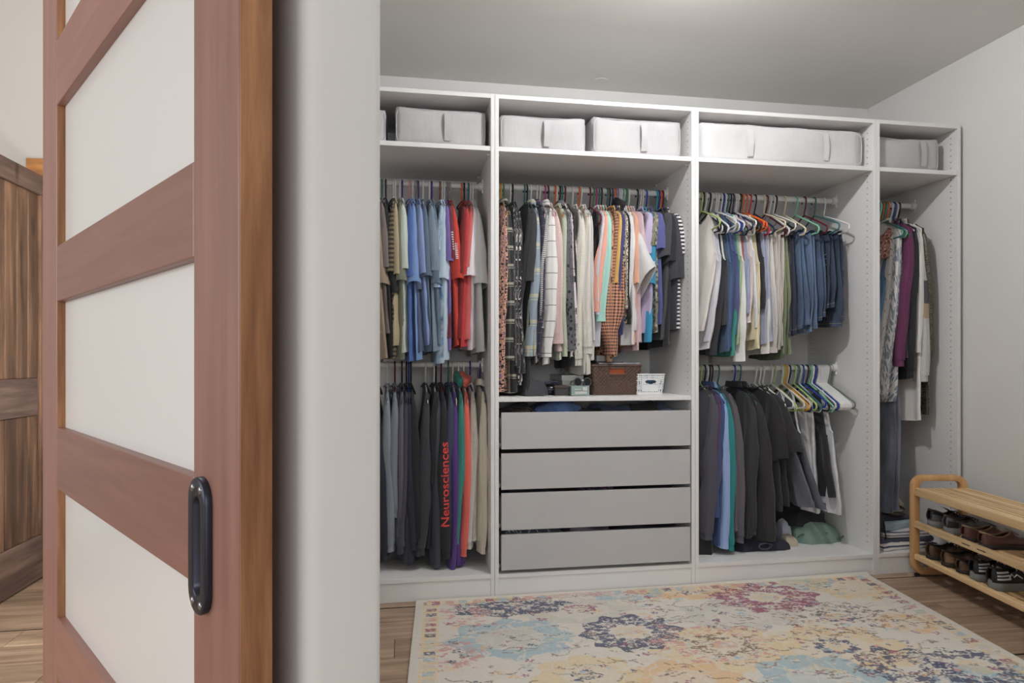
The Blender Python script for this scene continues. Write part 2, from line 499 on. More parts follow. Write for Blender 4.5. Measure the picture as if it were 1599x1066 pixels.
UNITS = [(-1.0, 0.0), (0.001, 1.0), (1.001, 2.0), (2.001, 2.5)]
ULAB = ['white open wardrobe unit beside the entry wall with two clothes rails', 'white open wardrobe unit with four wide drawers under one rail',
        'white open wardrobe unit with jeans above and jackets below', 'narrow white wardrobe unit behind the bamboo shoe bench']
WU = []
for (x0, x1), lab in zip(UNITS, ULAB):
    u = thing('wardrobe_unit', lab, 'wardrobe', (0, 0, 0), group='white wardrobe units along the wall')
    WU.append(u)
    board(u, 'side_panel', x0, x0 + PT, 0, DEP, 0, WT)
    board(u, 'side_panel', x1 - PT, x1, 0, DEP, 0, WT)
    a, b = x0 + PT, x1 - PT
    board(u, 'top_panel', a, b, 0, DEP, WT - 0.02, WT)
    board(u, 'shelf', a, b, 0.004, DEP - 0.012, 2.096, 2.118)
    board(u, 'bottom_panel', a, b, 0, DEP, 0.088, 0.108)
    board(u, 'plinth', a, b, 0.004, 0.022, 0, 0.088)
    board(u, 'back_panel', a, b, DEP - 0.012, DEP - 0.004, 0.108, WT - 0.02, 0)
    pin_holes(u, a, 1); pin_holes(u, b, -1)
    for sx, xx in ((1, a), (-1, b)):
        for yy_ in (0.05, 0.45):
            MB().tube([(xx, yy_, 2.0905), (xx + sx * 0.012, yy_, 2.0905)], 0.005, 8).build('shelf_support', M['rail_white'], u)
    rail(u, a, b, {0: 2.003, 1: 2.008, 2: 2.008, 3: 2.0}[len(WU) - 1])
    if len(WU) in (1, 3): rail(u, a, b, 1.09 if len(WU) == 1 else 1.07)
# drawer section in the second unit
u = WU[1]; a, b = 0.001 + PT, 1.0 - PT
board(u, 'shelf', a, b, 0.004, DEP - 0.012, 0.916, 0.936)
M['bluefab'] = mat_plain('drawer_dark', (70, 74, 86), 0.8)
DZ = [(0.694, 0.863), (0.499, 0.671), (0.310, 0.488), (0.125, 0.2915)]
DZ = [(0.694, 0.866), (0.504, 0.674), (0.314, 0.487), (0.125, 0.292)]
for i, (z0, z1) in enumerate(DZ):
    # each drawer sits a little open, its front proud of the frame by a few millimetres
    dr = board(u, 'drawer', a + 0.011, b - 0.011, -0.012 + 0.004 * (i % 2), 0.006 + 0.004 * (i % 2), z0, z1, m=M['drawer'])
    yf = 0.006 + 0.004 * (i % 2)
    board(dr, 'drawer_side', a + 0.013, a + 0.025, yf, 0.50, z0 + 0.012, z1 - 0.035)
    board(dr, 'drawer_side', b - 0.025, b - 0.013, yf, 0.50, z0 + 0.012, z1 - 0.035)
    board(dr, 'drawer_back', a + 0.025, b - 0.025, 0.488, 0.50, z0 + 0.012, z1 - 0.035)
    board(dr, 'drawer_bottom', a + 0.025, b - 0.025, yf, 0.488, z0 + 0.012, z0 + 0.018)
    for xx in (a + 0.0005, b - 0.0105):
        board(dr, 'runner', xx, xx + 0.010, 0.02, 0.50, z0 + 0.006, z0 + 0.026, 0, M['steel'])

# rail, x of the hook, hanger colour, kind, short name, description, colour, print, sleeve (shift, height), hem (shift, height), options
GARMENTS = [
    ('A', -0.5524, 'white', 't_shirt', 'tan tee', 'faded tan short-sleeved t-shirt', (158, 136, 112), None, (0.0343, 1.476), (0.0362, 1.119), {}),
    ('A', -0.5271, 'teal', 't_shirt', 'taupe tee', 'dusky taupe short-sleeved t-shirt', (122, 108, 104), None, (0.0295, 1.551), (0.0466, 1.24), {}),
    ('A', -0.5082, 'black', 't_shirt', 'black tee', 'plain black short-sleeved t-shirt', (30, 30, 34), None, (0.0311, 1.432), (0.0128, 1.143), {}),
    ('A', -0.4702, 'white', 't_shirt', 'striped olive tee', 'dark olive t-shirt with striped sleeve', (120, 105, 75), ('hstripe', (52, 46, 36), 0.022, 0.5), (-0.0098, 1.531), (-0.0044, 1.125), {}),
    ('A', -0.4606, 'white', 't_shirt', 'khaki tee', 'khaki tan short-sleeved t-shirt', (176, 158, 120), None, (0.0041, 1.522), (0.0099, 1.186), {}),
    ('A', -0.4384, 'white', 't_shirt', 'moss grey tee', 'moss grey short-sleeved t-shirt', (120, 124, 104), None, (0.0084, 1.493), (0.0056, 1.119), {}),
    ('A', -0.4272, 'purple', 't_shirt', 'pale sage tee', 'pale sage green short-sleeved t-shirt', (192, 203, 186), None, (0.0179, 1.547), (0.0244, 1.156), {'b': 0.028}),
    ('A', -0.3905, 'pink', 't_shirt', 'cobalt tee', 'bright cobalt blue t-shirt', (66, 104, 182), None, (-0.001, 1.509), (0.0027, 1.113), {}),
    ('A', -0.3745, 'white', 't_shirt', 'cornflower tee', 'cornflower blue short-sleeved t-shirt', (112, 150, 212), None, (0.0037, 1.488), (0.0108, 1.119), {'b': 0.027}),
    ('A', -0.3584, 'grey', 't_shirt', 'slate navy tee', 'slate navy short-sleeved t-shirt', (76, 92, 125), None, (0.0144, 1.449), (0.0249, 1.144), {}),
    ('A', -0.3472, 'purple', 't_shirt', 'periwinkle tee', 'periwinkle blue short-sleeved t-shirt', (128, 150, 205), None, (0.0181, 1.528), (0.0288, 1.18), {}),
    ('A', -0.3231, 'white', 't_shirt', 'steel blue tee', 'steel blue short-sleeved t-shirt', (84, 106, 132), None, (0.0119, 1.516), (0.0168, 1.15), {}),
    ('A', -0.2908, 'white', 't_shirt', 'dusty denim tee', 'dusty denim blue t-shirt with wide sleeve', (116, 136, 155), None, (0.0125, 1.541), (0.021, 1.159), {'b': 0.032}),
    ('A', -0.2795, 'purple', 't_shirt', 'storm blue tee', 'storm blue short-sleeved t-shirt', (88, 112, 130), None, (0.0192, 1.481), (0.0218, 1.187), {}),
    ('A', -0.239, 'brown', 't_shirt', 'tie-dye tee', 'blue and white tie-dyed t-shirt', (190, 210, 225), ('tiedye', (95, 140, 185)), (-0.0122, 1.46), (-0.0034, 1.098), {'b': 0.03}),
    ('A', -0.226, 'white', 't_shirt', 'ice blue tee', 'pale ice blue short-sleeved t-shirt', (178, 200, 218), None, (-0.0072, 1.506), (-0.0072, 1.119), {}),
    ('A', -0.2146, 'white', 't_shirt', 'violet tee', 'muted violet short-sleeved t-shirt', (116, 96, 172), None, (0.0056, 1.588), (0.0058, 1.159), {'b': 0.028}),
    ('A', -0.2, 'grey', 't_shirt', 'maroon chevron tee', 'maroon t-shirt with white chevron stripes down the sleeve', (120, 38, 60), None, (0.0151, 1.598), (0.0096, 1.211), {'mark': 'chevron'}),
    ('A', -0.1869, 'silver', 't_shirt', 'scarlet barred tee', 'scarlet t-shirt with small white bars on the sleeve', (218, 52, 36), None, (0.0233, 1.507), (0.018, 1.178), {'mark': 'bars'}),
    ('A', -0.128, 'orange', 't_shirt', 'dark red tee', 'dark red short-sleeved t-shirt', (140, 30, 32), None, (-0.0204, 1.529), (-0.0132, 1.212), {}),
    ('A', -0.1149, 'black', 't_shirt', 'crimson tee', 'crimson red short-sleeved t-shirt', (205, 46, 46), None, (-0.0183, 1.523), (-0.017, 1.181), {}),
    ('A', -0.0935, 'teal', 't_shirt', 'coral tee', 'soft coral red short-sleeved t-shirt', (228, 100, 96), None, (-0.0215, 1.56), (-0.0137, 1.212), {}),
    ('A', -0.082, 'white', 't_shirt', 'blush tee', 'very pale blush pink t-shirt', (232, 220, 226), None, (-0.0238, 1.521), (-0.019, 1.166), {'b': 0.032}),
    ('A', -0.0704, 'white', 't_shirt', 'pearl grey tee', 'pearl grey short-sleeved t-shirt', (206, 205, 203), None, (0.0136, 1.485), (0.0128, 1.147), {'b': 0.03}),
    ('B', -0.5492, 'navy', 'sweatshirt', 'deep navy sweatshirt', 'deep navy sweatshirt at the jamb end', (36, 40, 58), None, (0.0282, 0.202), (0.036, 0.171), {'b': 0.03}),
    ('B', -0.4987, 'white', 'sweatshirt', 'heather grey sweatshirt', 'heather grey sweatshirt with ribbed cuff', (122, 130, 142), ('heather',), (0.0069, 0.24), (-0.0026, 0.207), {'b': 0.034}),
    ('B', -0.4638, 'maroon', 'sweatshirt', 'ash grey sweatshirt', 'ash grey sweatshirt with a bent sleeve', (110, 118, 130), ('heather',), (0.0014, 0.402), (0.0041, 0.241), {'b': 0.028}),
    ('B', -0.4288, 'black', 'sweatshirt', 'mauve grey sweatshirt', 'mauve grey ribbed sweatshirt', (94, 90, 104), None, (-0.0189, 0.276), (-0.001, 0.221), {}),
    ('B', -0.4065, 'black', 'jacket', 'charcoal zip jacket', 'charcoal jacket with pale edge piping', (66, 66, 82), None, (-0.0176, 0.228), (-0.0053, 0.148), {'b': 0.028}),
    ('B', -0.3953, 'blue', 'sweatshirt', 'midnight sweatshirt', 'midnight navy sweatshirt', (40, 41, 58), None, (0.0038, 0.244), (0.0045, 0.147), {'b': 0.032}),
    ('B', -0.3841, 'black', 'jacket', 'black fleece', 'black fleece jacket bunched thick', (26, 26, 32), None, (0.0341, 0.263), (0.0325, 0.163), {'b': 0.036}),
    ('B', -0.3102, 'white', 'sweatshirt', 'graphite sweatshirt', 'graphite grey sweatshirt with shoulder seam', (54, 57, 64), None, (-0.0249, 0.217), (-0.0384, 0.187), {'b': 0.034}),
    ('B', -0.2682, 'white', 't_shirt', 'jet tee', 'jet black long tee', (30, 30, 35), None, (-0.028, 0.517), (-0.029, 0.209), {}),
    ('B', -0.2585, 'black', 'sweatshirt', 'slate sweatshirt', 'slate black sweatshirt with long ribbed cuff', (62, 64, 78), None, (-0.0168, 0.154), (-0.0083, 0.171), {'b': 0.034}),
    ('B', -0.2325, 'maroon', 'sweatshirt', 'lettered sweatshirt', 'black sweatshirt with red lettering down its sleeve', (34, 34, 40), None, (0.0084, 0.2), (-0.0099, 0.231), {'b': 0.031, 'mark': 'text', 'out': 0.05}),
    ('B', -0.1967, 'teal', 'sweatshirt', 'navy blue sweatshirt', 'faded navy blue sweatshirt', (56, 68, 96), None, (-0.0093, 0.484), (-0.009, 0.23), {}),
    ('B', -0.1739, 'cream', 'sweatshirt', 'purple sweatshirt', 'deep purple sweatshirt with long sleeve', (88, 52, 138), None, (-0.017, 0.111), (0.0173, 0.123), {'b': 0.025}),
    ('B', -0.1444, 'white', 'hoodie', 'jade hoodie', 'jade green hooded sweatshirt', (42, 138, 122), None, (-0.0132, 0.264), (-0.0122, 0.264), {'hood': 1}),
    ('B', -0.1182, 'white', 'hoodie', 'coral hoodie', 'bright coral hooded sweatshirt', (250, 102, 86), None, (-0.0089, 0.202), (-0.0106, 0.226), {'hood': 1, 'b': 0.027}),
    ('B', -0.0853, 'purple', 'sweater', 'oatmeal sweater', 'oatmeal knitted sweater', (216, 209, 196), ('knit',), (-0.0083, 0.237), (-0.0095, 0.24), {'b': 0.026}),
    ('B', -0.034, 'purple', 'sweater', 'cream pullover', 'cream quarter-zip pullover with collar', (228, 216, 192), None, (-0.0167, 0.21), (-0.0267, 0.238), {'b': 0.026, 'stand': 1}),
    ('C', 0.0741, 'amber', 'dress', 'peach floral dress', 'peach and black floral dress, long hem', (222, 160, 128), ('floral', (30, 24, 32), (150, 110, 150)), (-0.0291, 1.242), (-0.0128, 0.958), {}),
    ('C', 0.0892, 'green', 'shirt', 'black plaid shirt', 'black flannel shirt with cream plaid lines', (34, 34, 38), ('plaid', (205, 200, 180), 0.085, 0.012), (-0.0069, 1.15), (0.01, 0.961), {'b': 0.03}),
    ('C', 0.1245, 'white', 'blouse', 'charcoal print blouse', 'charcoal blouse with white brush marks', (40, 38, 42), ('sketch', (215, 212, 210)), (-0.0142, 1.119), (-0.0, 0.995), {}),
    ('C', 0.1362, 'black', 'blouse', 'black sketch blouse', 'black blouse with white sketched lines', (24, 23, 25), ('sketch', (215, 212, 210)), (-0.0009, 1.082), (0.0105, 1.001), {'b': 0.026}),
    ('C', 0.1987, 'teal', 'dress', 'black satin dress', 'black satin dress, hem on the shelf', (38, 38, 43), None, (-0.0446, 1.397), (-0.0297, 0.957), {}),
    ('C', 0.2122, 'black', 't_shirt', 'soft black top', 'soft charcoal black top with dropped shoulder', (46, 46, 50), None, (-0.0267, 1.499), (-0.0146, 1.157), {'b': 0.03}),
    ('C', 0.2326, 'white', 'shirt', 'blue plaid shirt', 'pale blue shirt with yellow plaid', (140, 158, 175), ('plaid', (214, 205, 160), 0.12, 0.018), (-0.0345, 1.166), (-0.0126, 1.126), {}),
    ('C', 0.2632, 'white', 'shirt', 'navy plaid shirt', 'navy shirt with fine red and white plaid', (45, 48, 70), ('plaid', (120, 90, 110), 0.05, 0.006), (-0.0304, 1.166), (-0.0176, 1.132), {'b': 0.014}),
    ('C', 0.2803, 'white', 'blouse', 'zebra top', 'black and white zebra print top', (222, 220, 216), ('zebra', (40, 40, 44)), (-0.0443, 1.305), (-0.0443, 1.094), {'b': 0.014}),
    ('C', 0.3076, 'magenta', 'shirt', 'windowpane shirt', 'white shirt with thin dark windowpane check', (226, 222, 218), ('plaid', (60, 60, 66), 0.075, 0.0035), (-0.0209, 1.163), (-0.0234, 1.098), {'b': 0.04}),
    ('C', 0.3247, 'black', 'blouse', 'dusty pink blouse', 'dusty pink dotted blouse with buttoned cuff', (212, 180, 174), ('dots', (226, 205, 198)), (0.0226, 1.228), (0.0241, 1.157), {'b': 0.035}),
    ('C', 0.3625, 'orange', 'blouse', 'sage blouse', 'sage green long-sleeved blouse', (176, 186, 156), None, (0.0008, 1.166), (-0.0007, 1.142), {'b': 0.018}),
    ('C', 0.3711, 'white', 'blouse', 'pale moss blouse', 'pale moss blouse mostly behind others', (190, 194, 174), None, (-0.0142, 1.197), (-0.0288, 1.12), {'b': 0.012}),
    ('C', 0.3866, 'black', 'shirt', 'grey leopard shirt', 'dark grey leopard print shirt', (104, 102, 108), ('leopard', (28, 28, 32)), (0.012, 1.201), (0.0142, 1.158), {'b': 0.034}),
    ('C', 0.3987, 'teal', 'blouse', 'white leopard top', 'white and black leopard print top', (222, 206, 208), ('leopard', (38, 34, 40)), (0.0289, 1.182), (0.0119, 1.132), {'b': 0.022}),
    ('C', 0.4142, 'maroon', 'tunic', 'black tunic', 'black tunic showing only its dark hem', (30, 30, 33), None, (-0.0059, 1.307), (-0.0102, 1.082), {'b': 0.012}),
    ('C', 0.4558, 'white', 'sweater', 'cable sweater', 'cream cable-knit sweater', (216, 209, 194), ('knit',), (-0.0185, 1.12), (0.0136, 1.047), {'b': 0.034}),
    ('C', 0.4905, 'orange', 'sweater', 'ivory sweater', 'ivory ribbed sweater with long cuff', (214, 208, 197), ('knit',), (-0.0079, 1.179), (0.0052, 1.12), {'b': 0.034}),
    ('C', 0.5027, 'white', 'blouse', 'stone blouse', 'stone grey blouse with long plain tail', (204, 200, 196), None, (-0.0039, 1.245), (-0.03, 1.04), {'b': 0.012}),
    ('C', 0.5498, 'maroon', 'tank_top', 'black strap vest', 'black strappy vest on velvet hanger', (36, 34, 40), None, None, (-0.0278, 1.502), {}),
    ('C', 0.5709, 'green', 't_shirt', 'lilac grey tee', 'lilac grey tee between knits', (206, 206, 216), None, (-0.0493, 1.339), (-0.039, 1.183), {'b': 0.014}),
    ('C', 0.5849, 'magenta', 'blouse', 'salmon top', 'salmon pink long-sleeved top', (236, 160, 136), None, (-0.0503, 1.387), (-0.0398, 1.381), {'b': 0.03}),
    ('C', 0.5989, 'teal', 'blouse', 'mint top', 'mint green long-sleeved top', (158, 216, 202), None, (-0.0316, 1.34), (-0.0306, 1.34), {'b': 0.03}),
    ('C', 0.613, 'black', 'tunic', 'brown leopard tunic', 'brown leopard print tunic under gingham', (196, 146, 104), ('leopard', (40, 28, 24)), (-0.0228, 1.246), (-0.0115, 1.107), {'b': 0.015}),
    ('C', 0.6448, 'teal', 'blouse', 'gingham blouse', 'orange and black gingham blouse with puffed sleeve', (226, 148, 108), ('gingham', (48, 34, 34)), (-0.0382, 1.173), (-0.0267, 1.133), {'b': 0.03, 'puff': 1}),
    ('C', 0.6571, 'black', 't_shirt', 'mustard tee', 'mustard yellow narrow tee', (228, 174, 78), None, (-0.0275, 1.499), (-0.0123, 1.296), {'b': 0.014}),
    ('C', 0.673, 'navy', 't_shirt', 'indigo tee', 'indigo blue soft tee', (62, 62, 122), None, (-0.0269, 1.442), (-0.0115, 1.248), {'b': 0.018}),
    ('C', 0.6872, 'orange', 'blouse', 'dark floral blouse', 'black blouse with cream flowers', (44, 40, 48), ('floral', (206, 194, 170), (150, 140, 130)), (-0.0213, 1.404), (-0.0023, 1.296), {'b': 0.02}),
    ('C', 0.6996, 'lavender', 'sweater', 'black fur cardigan', 'black fluffy cardigan with thick collar', (26, 26, 29), None, (-0.0073, 1.329), (0.0021, 1.313), {'b': 0.016, 'hood': 1}),
    ('C', 0.7121, 'white', 't_shirt', 'plain white tee', 'plain white tee with longer hem', (214, 212, 212), None, (-0.0099, 1.421), (-0.0071, 1.2), {'b': 0.024}),
    ('C', 0.7227, 'white', 'blouse', 'flutter blouse', 'white blouse with wide pointed flutter sleeve', (216, 214, 214), None, (0.0661, 1.572), (0.0092, 1.268), {'b': 0.02, 'flutter': 1}),
    ('C', 0.737, 'mint', 'blouse', 'apricot top', 'apricot orange thin top', (234, 168, 134), None, (-0.0015, 1.501), (-0.0185, 1.184), {'b': 0.016}),
    ('C', 0.7512, 'green', 'blouse', 'mauve top', 'dusty mauve thin top', (192, 162, 168), None, (0.0176, 1.613), (0.0144, 1.2), {'b': 0.02}),
    ('C', 0.7637, 'white', 'blouse', 'rose lace top', 'pale rose lace top', (214, 180, 180), None, (-0.0083, 1.628), (-0.0149, 1.159), {'b': 0.014}),
    ('C', 0.812, 'black', 't_shirt', 'lavender tee', 'lavender tee with grey print on the sleeve', (184, 168, 202), None, (-0.0265, 1.651), (-0.0193, 1.249), {'b': 0.028}),
    ('C', 0.8299, 'white', 'blouse', 'turquoise top', 'bright turquoise lace top', (36, 144, 190), None, (-0.0277, 1.502), (-0.0203, 1.207), {'b': 0.024}),
    ('C', 0.8425, 'white', 't_shirt', 'camouflage tee', 'green camouflage print tee', (128, 124, 102), ('camo', (70, 68, 54), (168, 164, 146)), (-0.0202, 1.69), (-0.0125, 1.256), {'b': 0.026}),
    ('C', 0.8623, 'blue', 't_shirt', 'blue violet tee', 'blue violet short-sleeved tee', (80, 84, 150), None, (-0.003, 1.679), (0.0017, 1.288), {'b': 0.028}),
    ('C', 0.9201, 'aqua', 't_shirt', 'iron grey tee', 'iron grey tee with small white chest label', (64, 64, 70), None, (-0.0305, 1.644), (-0.0424, 1.217), {'b': 0.026}),
    ('C', 0.9328, 'blue', 't_shirt', 'jet black tee', 'jet black tee with raglan sleeve', (30, 30, 34), None, (-0.0161, 1.616), (-0.0243, 1.182), {'b': 0.028}),
    ('C', 0.9437, 'orange', 't_shirt', 'charcoal tee', 'large charcoal black tee with turned sleeve hem', (54, 54, 62), None, (0.0137, 1.531), (-0.0044, 1.266), {'b': 0.036}),
    ('C', 0.9546, 'maroon', 't_shirt', 'striped top', 'black and white striped top against the panel', (222, 220, 218), ('hstripe', (34, 34, 40), 0.02, 0.5), (0.0266, 1.65), (0.0088, 1.276), {'b': 0.02}),
    ('D', 1.1767, 'lime', 'tank_top', 'ivory tank', 'ivory sleeveless tank top', (214, 206, 198), None, None, (-0.0781, 1.267), {}),
    ('D', 1.1878, 'black', 'tank_top', 'white ribbed tank', 'white ribbed sleeveless tank top', (206, 203, 206), None, None, (-0.0683, 1.179), {}),
    ('D', 1.2026, 'white', 'tank_top', 'lilac tank', 'lilac grey sleeveless tank top', (196, 194, 204), None, None, (-0.0621, 1.212), {}),
    ('D', 1.225, 'black', 'tank_top', 'black tank', 'black tank top with pale armhole piping', (42, 42, 48), None, None, (-0.0599, 1.143), {'trim': (190, 190, 190)}),
    ('D', 1.2343, 'white', 'tank_top', 'charcoal satin top', 'charcoal satin sleeveless top', (58, 55, 56), None, None, (-0.0129, 1.301), {}),
    ('D', 1.2585, 'white', 'tank_top', 'slate blue tank', 'slate blue sleeveless tank top', (66, 94, 132), None, None, (-0.0159, 1.166), {}),
    ('D', 1.2716, 'white', 'tank_top', 'navy tank', 'navy blue sleeveless tank top', (54, 76, 126), None, None, (-0.0148, 1.186), {}),
    ('D', 1.2922, 'white', 'tank_top', 'indigo tank', 'indigo violet sleeveless tank top', (76, 82, 132), None, None, (-0.0177, 1.246), {}),
    ('D', 1.3034, 'blue', 'tank_top', 'jade tank', 'jade green sleeveless tank top', (44, 142, 126), None, None, (-0.0289, 1.143), {}),
    ('D', 1.3147, 'white', 'tank_top', 'sage tank', 'sage green sleeveless tank top', (162, 184, 142), None, None, (-0.0189, 1.186), {}),
    ('D', 1.3297, 'teal', 'tank_top', 'bright white tank', 'bright white long tank top', (222, 218, 214), None, None, (-0.0126, 1.104), {}),
    ('D', 1.3448, 'black', 'tank_top', 'rust camisole', 'rust red narrow camisole', (164, 78, 66), None, None, (-0.0004, 1.49), {'hw': 0.15}),
    ('D', 1.3598, 'navy', 'tank_top', 'dusty blue camisole', 'dusty blue narrow camisole', (150, 160, 188), None, None, (-0.0105, 1.352), {}),
    ('D', 1.3749, 'white', 'tank_top', 'blush tank', 'blush pink sleeveless tank', (212, 192, 188), None, None, (-0.0113, 1.303), {}),
    ('D', 1.3882, 'white', 'tank_top', 'white lace tank', 'white tank with a lace hem', (220, 218, 218), None, None, (0.0004, 1.29), {}),
    ('D', 1.4052, 'black', 'tank_top', 'straw camisole', 'straw coloured camisole', (206, 190, 150), None, None, (-0.0094, 1.227), {}),
    ('D', 1.4165, 'orange', 'tank_top', 'butter tank', 'butter yellow tank top with frayed armhole', (220, 206, 160), None, None, (-0.0063, 1.18), {}),
    ('D', 1.4393, 'orange', 'tank_top', 'black camisole', 'black narrow camisole', (42, 42, 48), None, None, (-0.0039, 1.386), {}),
    ('D', 1.4621, 'red', 'trousers', 'lavender trousers', 'lavender grey folded trousers', (164, 168, 194), None, None, (-0.0015, 1.187), {}),
    ('D', 1.4926, 'navy', 'trousers', 'cream trousers', 'cream folded trousers', (214, 208, 202), None, None, (-0.0175, 1.137), {}),
    ('D', 1.5423, 'cream', 'trousers', 'beige trousers', 'beige folded trousers', (206, 193, 180), None, None, (-0.0128, 1.171), {}),
    ('D', 1.5614, 'maroon', 'trousers', 'stone trousers', 'stone grey folded trousers', (192, 182, 174), None, None, (-0.0646, 1.154), {}),
    ('D', 1.5807, 'white', 'trousers', 'olive trousers', 'olive green folded trousers', (122, 132, 94), None, None, (-0.0185, 1.134), {}),
    ('D', 1.6018, 'white', 'trousers', 'dark olive trousers', 'dark olive folded trousers', (82, 92, 66), None, None, (-0.0723, 1.12), {}),
    ('D', 1.6153, 'black', 'jeans', 'ink jeans', 'ink blue folded jeans', (40, 44, 60), ('denim',), None, (-0.0202, 1.238), {}),
    ('D', 1.6694, 'cream', 'jeans', 'mid blue jeans', 'mid blue folded jeans with torn knee', (76, 100, 134), ('denim',), None, (-0.0009, 1.282), {}),
    ('D', 1.7394, 'mint', 'jeans', 'frayed jeans', 'light blue jeans with frayed hem', (86, 110, 144), ('denim',), None, (-0.0266, 1.255), {'fray': 1}),
    ('D', 1.7902, 'maroon', 'jeans', 'plain blue jeans', 'plain blue folded jeans', (56, 76, 106), ('denim',), None, (-0.0292, 1.323), {}),
    ('D', 1.8491, 'teal', 'jeans', 'shredded jeans', 'dark blue jeans with shredded panel', (44, 58, 84), ('denim',), None, (-0.0323, 1.378), {'shred': 1}),
    ('D', 1.9083, 'white', 'jeans', 'indigo jeans', 'dark indigo folded jeans', (42, 54, 78), ('denim',), None, (-0.0203, 1.297), {}),
    ('E', 1.1729, 'lime', 'jacket', 'slate blazer', 'slate charcoal blazer with broad sleeve', (80, 78, 90), None, (-0.0406, 0.226), (-0.0569, 0.209), {'b': 0.05}),
    ('E', 1.1952, 'black', 'jacket', 'plum jacket', 'dark plum jacket', (92, 54, 94), None, (-0.056, 0.343), (-0.0336, 0.299), {'b': 0.02}),
    ('E', 1.2101, 'white', 'shirt', 'royal navy shirt', 'royal navy long-sleeved shirt', (52, 78, 134), None, (-0.0536, 0.342), (-0.0239, 0.167), {'b': 0.024}),
    ('E', 1.2231, 'black', 'shirt', 'sky blue shirt', 'sky blue long-sleeved scrub shirt', (150, 178, 232), None, (-0.0145, 0.178), (-0.0017, 0.182), {'b': 0.024}),
    ('E', 1.2361, 'black', 'jacket', 'teal jacket', 'teal knit-cuffed jacket', (22, 138, 138), None, (0.0249, 0.166), (0.0207, 0.163), {'b': 0.032}),
    ('E', 1.2735, 'teal', 'jacket', 'plum grey jacket', 'plum grey soft jacket', (98, 90, 98), None, (0.0437, 0.202), (-0.0026, 0.229), {'b': 0.024}),
    ('E', 1.3674, 'blue', 'jacket', 'black raglan jacket', 'black jacket with a stand collar', (48, 48, 52), None, (0.0063, 0.242), (-0.0074, 0.185), {'b': 0.036, 'stand': 1}),
    ('E', 1.4014, 'teal', 'jacket', 'dark brown jacket', 'brownish black jacket with wide sleeve', (46, 43, 45), None, (0.0898, 0.204), (0.0484, 0.155), {'b': 0.04, 'stand': 1}),
    ('E', 1.4926, 'white', 't_shirt', 'black scrub top', 'black short-sleeved scrub top', (36, 34, 37), None, (0.0453, 0.605), (0.0369, 0.318), {'b': 0.036}),
    ('E', 1.5193, 'white', 't_shirt', 'coal tee', 'coal black tee with flared sleeve', (42, 39, 42), None, (0.0871, 0.637), (0.0612, 0.343), {'b': 0.034}),
    ('E', 1.5384, 'white', None, None, 'empty white hanger just beyond the coal tee', None, None, None, None, {}),
    ('E', 1.5883, 'white', 'tank_top', 'smoke tank', 'smoke grey tank with white piping', (108, 112, 124), None, None, (0.1245, 0.338), {'trim': (215, 215, 215)}),
    ('E', 1.6076, 'lime', None, None, 'empty lime green hanger beside the smoke tank', None, None, None, None, {}),
    ('E', 1.6501, 'white', 'tank_top', 'steel tank', 'steel grey tank with pale armhole edge', (92, 96, 108), None, None, (0.1332, 0.326), {'trim': (205, 205, 210)}),
    ('E', 1.6617, 'lime', None, None, 'empty lime hanger touching the orange hanger', None, None, None, None, {}),
    ('E', 1.6714, 'amber', None, None, 'bright orange empty hanger on the low rail of empty hangers', None, None, None, None, {}),
    ('E', 1.685, 'cream', None, None, 'empty cream hanger touching the orange hanger', None, None, None, None, {}),
    ('E', 1.6966, 'navy', None, None, 'empty navy hanger between the cream and olive ones', None, None, None, None, {}),
    ('E', 1.7277, 'lime', 'tank_top', 'ruched camisole', 'white ruched satin camisole', (216, 212, 210), None, None, (0.0705, 0.383), {'hw': 0.095}),
    ('E', 1.7472, 'teal', None, None, 'empty sea green hanger after the lime one holding a camisole', None, None, None, None, {}),
    ('E', 1.7628, 'white', 'tank_top', 'long white tank', 'long white tank with low hem', (222, 221, 222), None, None, (0.0262, 0.291), {'hw': 0.12}),
    ('E', 1.7785, 'blue', None, None, 'empty royal blue hanger beside the long white tank', None, None, None, None, {}),
    ('E', 1.8059, 'black', 'tank_top', 'black satin tank', 'black satin tank top', (44, 42, 46), None, None, (0.0409, 0.381), {}),
    ('E', 1.8255, 'mint', None, None, 'empty mint hanger between the black satin and pearl tanks', None, None, None, None, {}),
    ('E', 1.8373, 'white', 'tank_top', 'pearl tank', 'pearl white tank nearest the side panel', (218, 218, 222), None, None, (0.032, 0.292), {}),
    ('E', 1.8531, 'blue', None, None, 'empty cobalt hanger beside the bunch of white ones', None, None, None, None, {}),
    ('E', 1.8688, 'white', None, None, '*white plastic hanger bunched with others alike at the rail end', None, None, None, None, {}),
    ('E', 1.8763, 'white', None, None, '*white plastic hanger bunched with others alike at the rail end', None, None, None, None, {}),
    ('E', 1.8838, 'white', None, None, '*white plastic hanger bunched with others alike at the rail end', None, None, None, None, {}),
    ('E', 1.8913, 'white', None, None, '*white plastic hanger bunched with others alike at the rail end', None, None, None, None, {}),
    ('E', 1.8989, 'white', None, None, '*white plastic hanger bunched with others alike at the rail end', None, None, None, None, {}),
    ('E', 1.9064, 'white', None, None, '*white plastic hanger bunched with others alike at the rail end', None, None, None, None, {}),
    ('E', 1.9139, 'white', None, None, '*white plastic hanger bunched with others alike at the rail end', None, None, None, None, {}),
    ('E', 1.9214, 'white', None, None, '*white plastic hanger bunched with others alike at the rail end', None, None, None, None, {}),
    ('E', 1.9289, 'white', None, None, '*white plastic hanger bunched with others alike at the rail end', None, None, None, None, {}),
    ('E', 1.9401, 'grey', None, None, 'empty grey hanger at the very end of the low rail', None, None, None, None, {}),
    ('F', 2.2498, 'teal', 'tank_top', 'coral lace top', 'short coral lace sleeveless top', (198, 136, 116), ('floral', (120, 70, 60), (230, 200, 190)), None, (-0.0467, 1.672), {'hw': 0.115}),
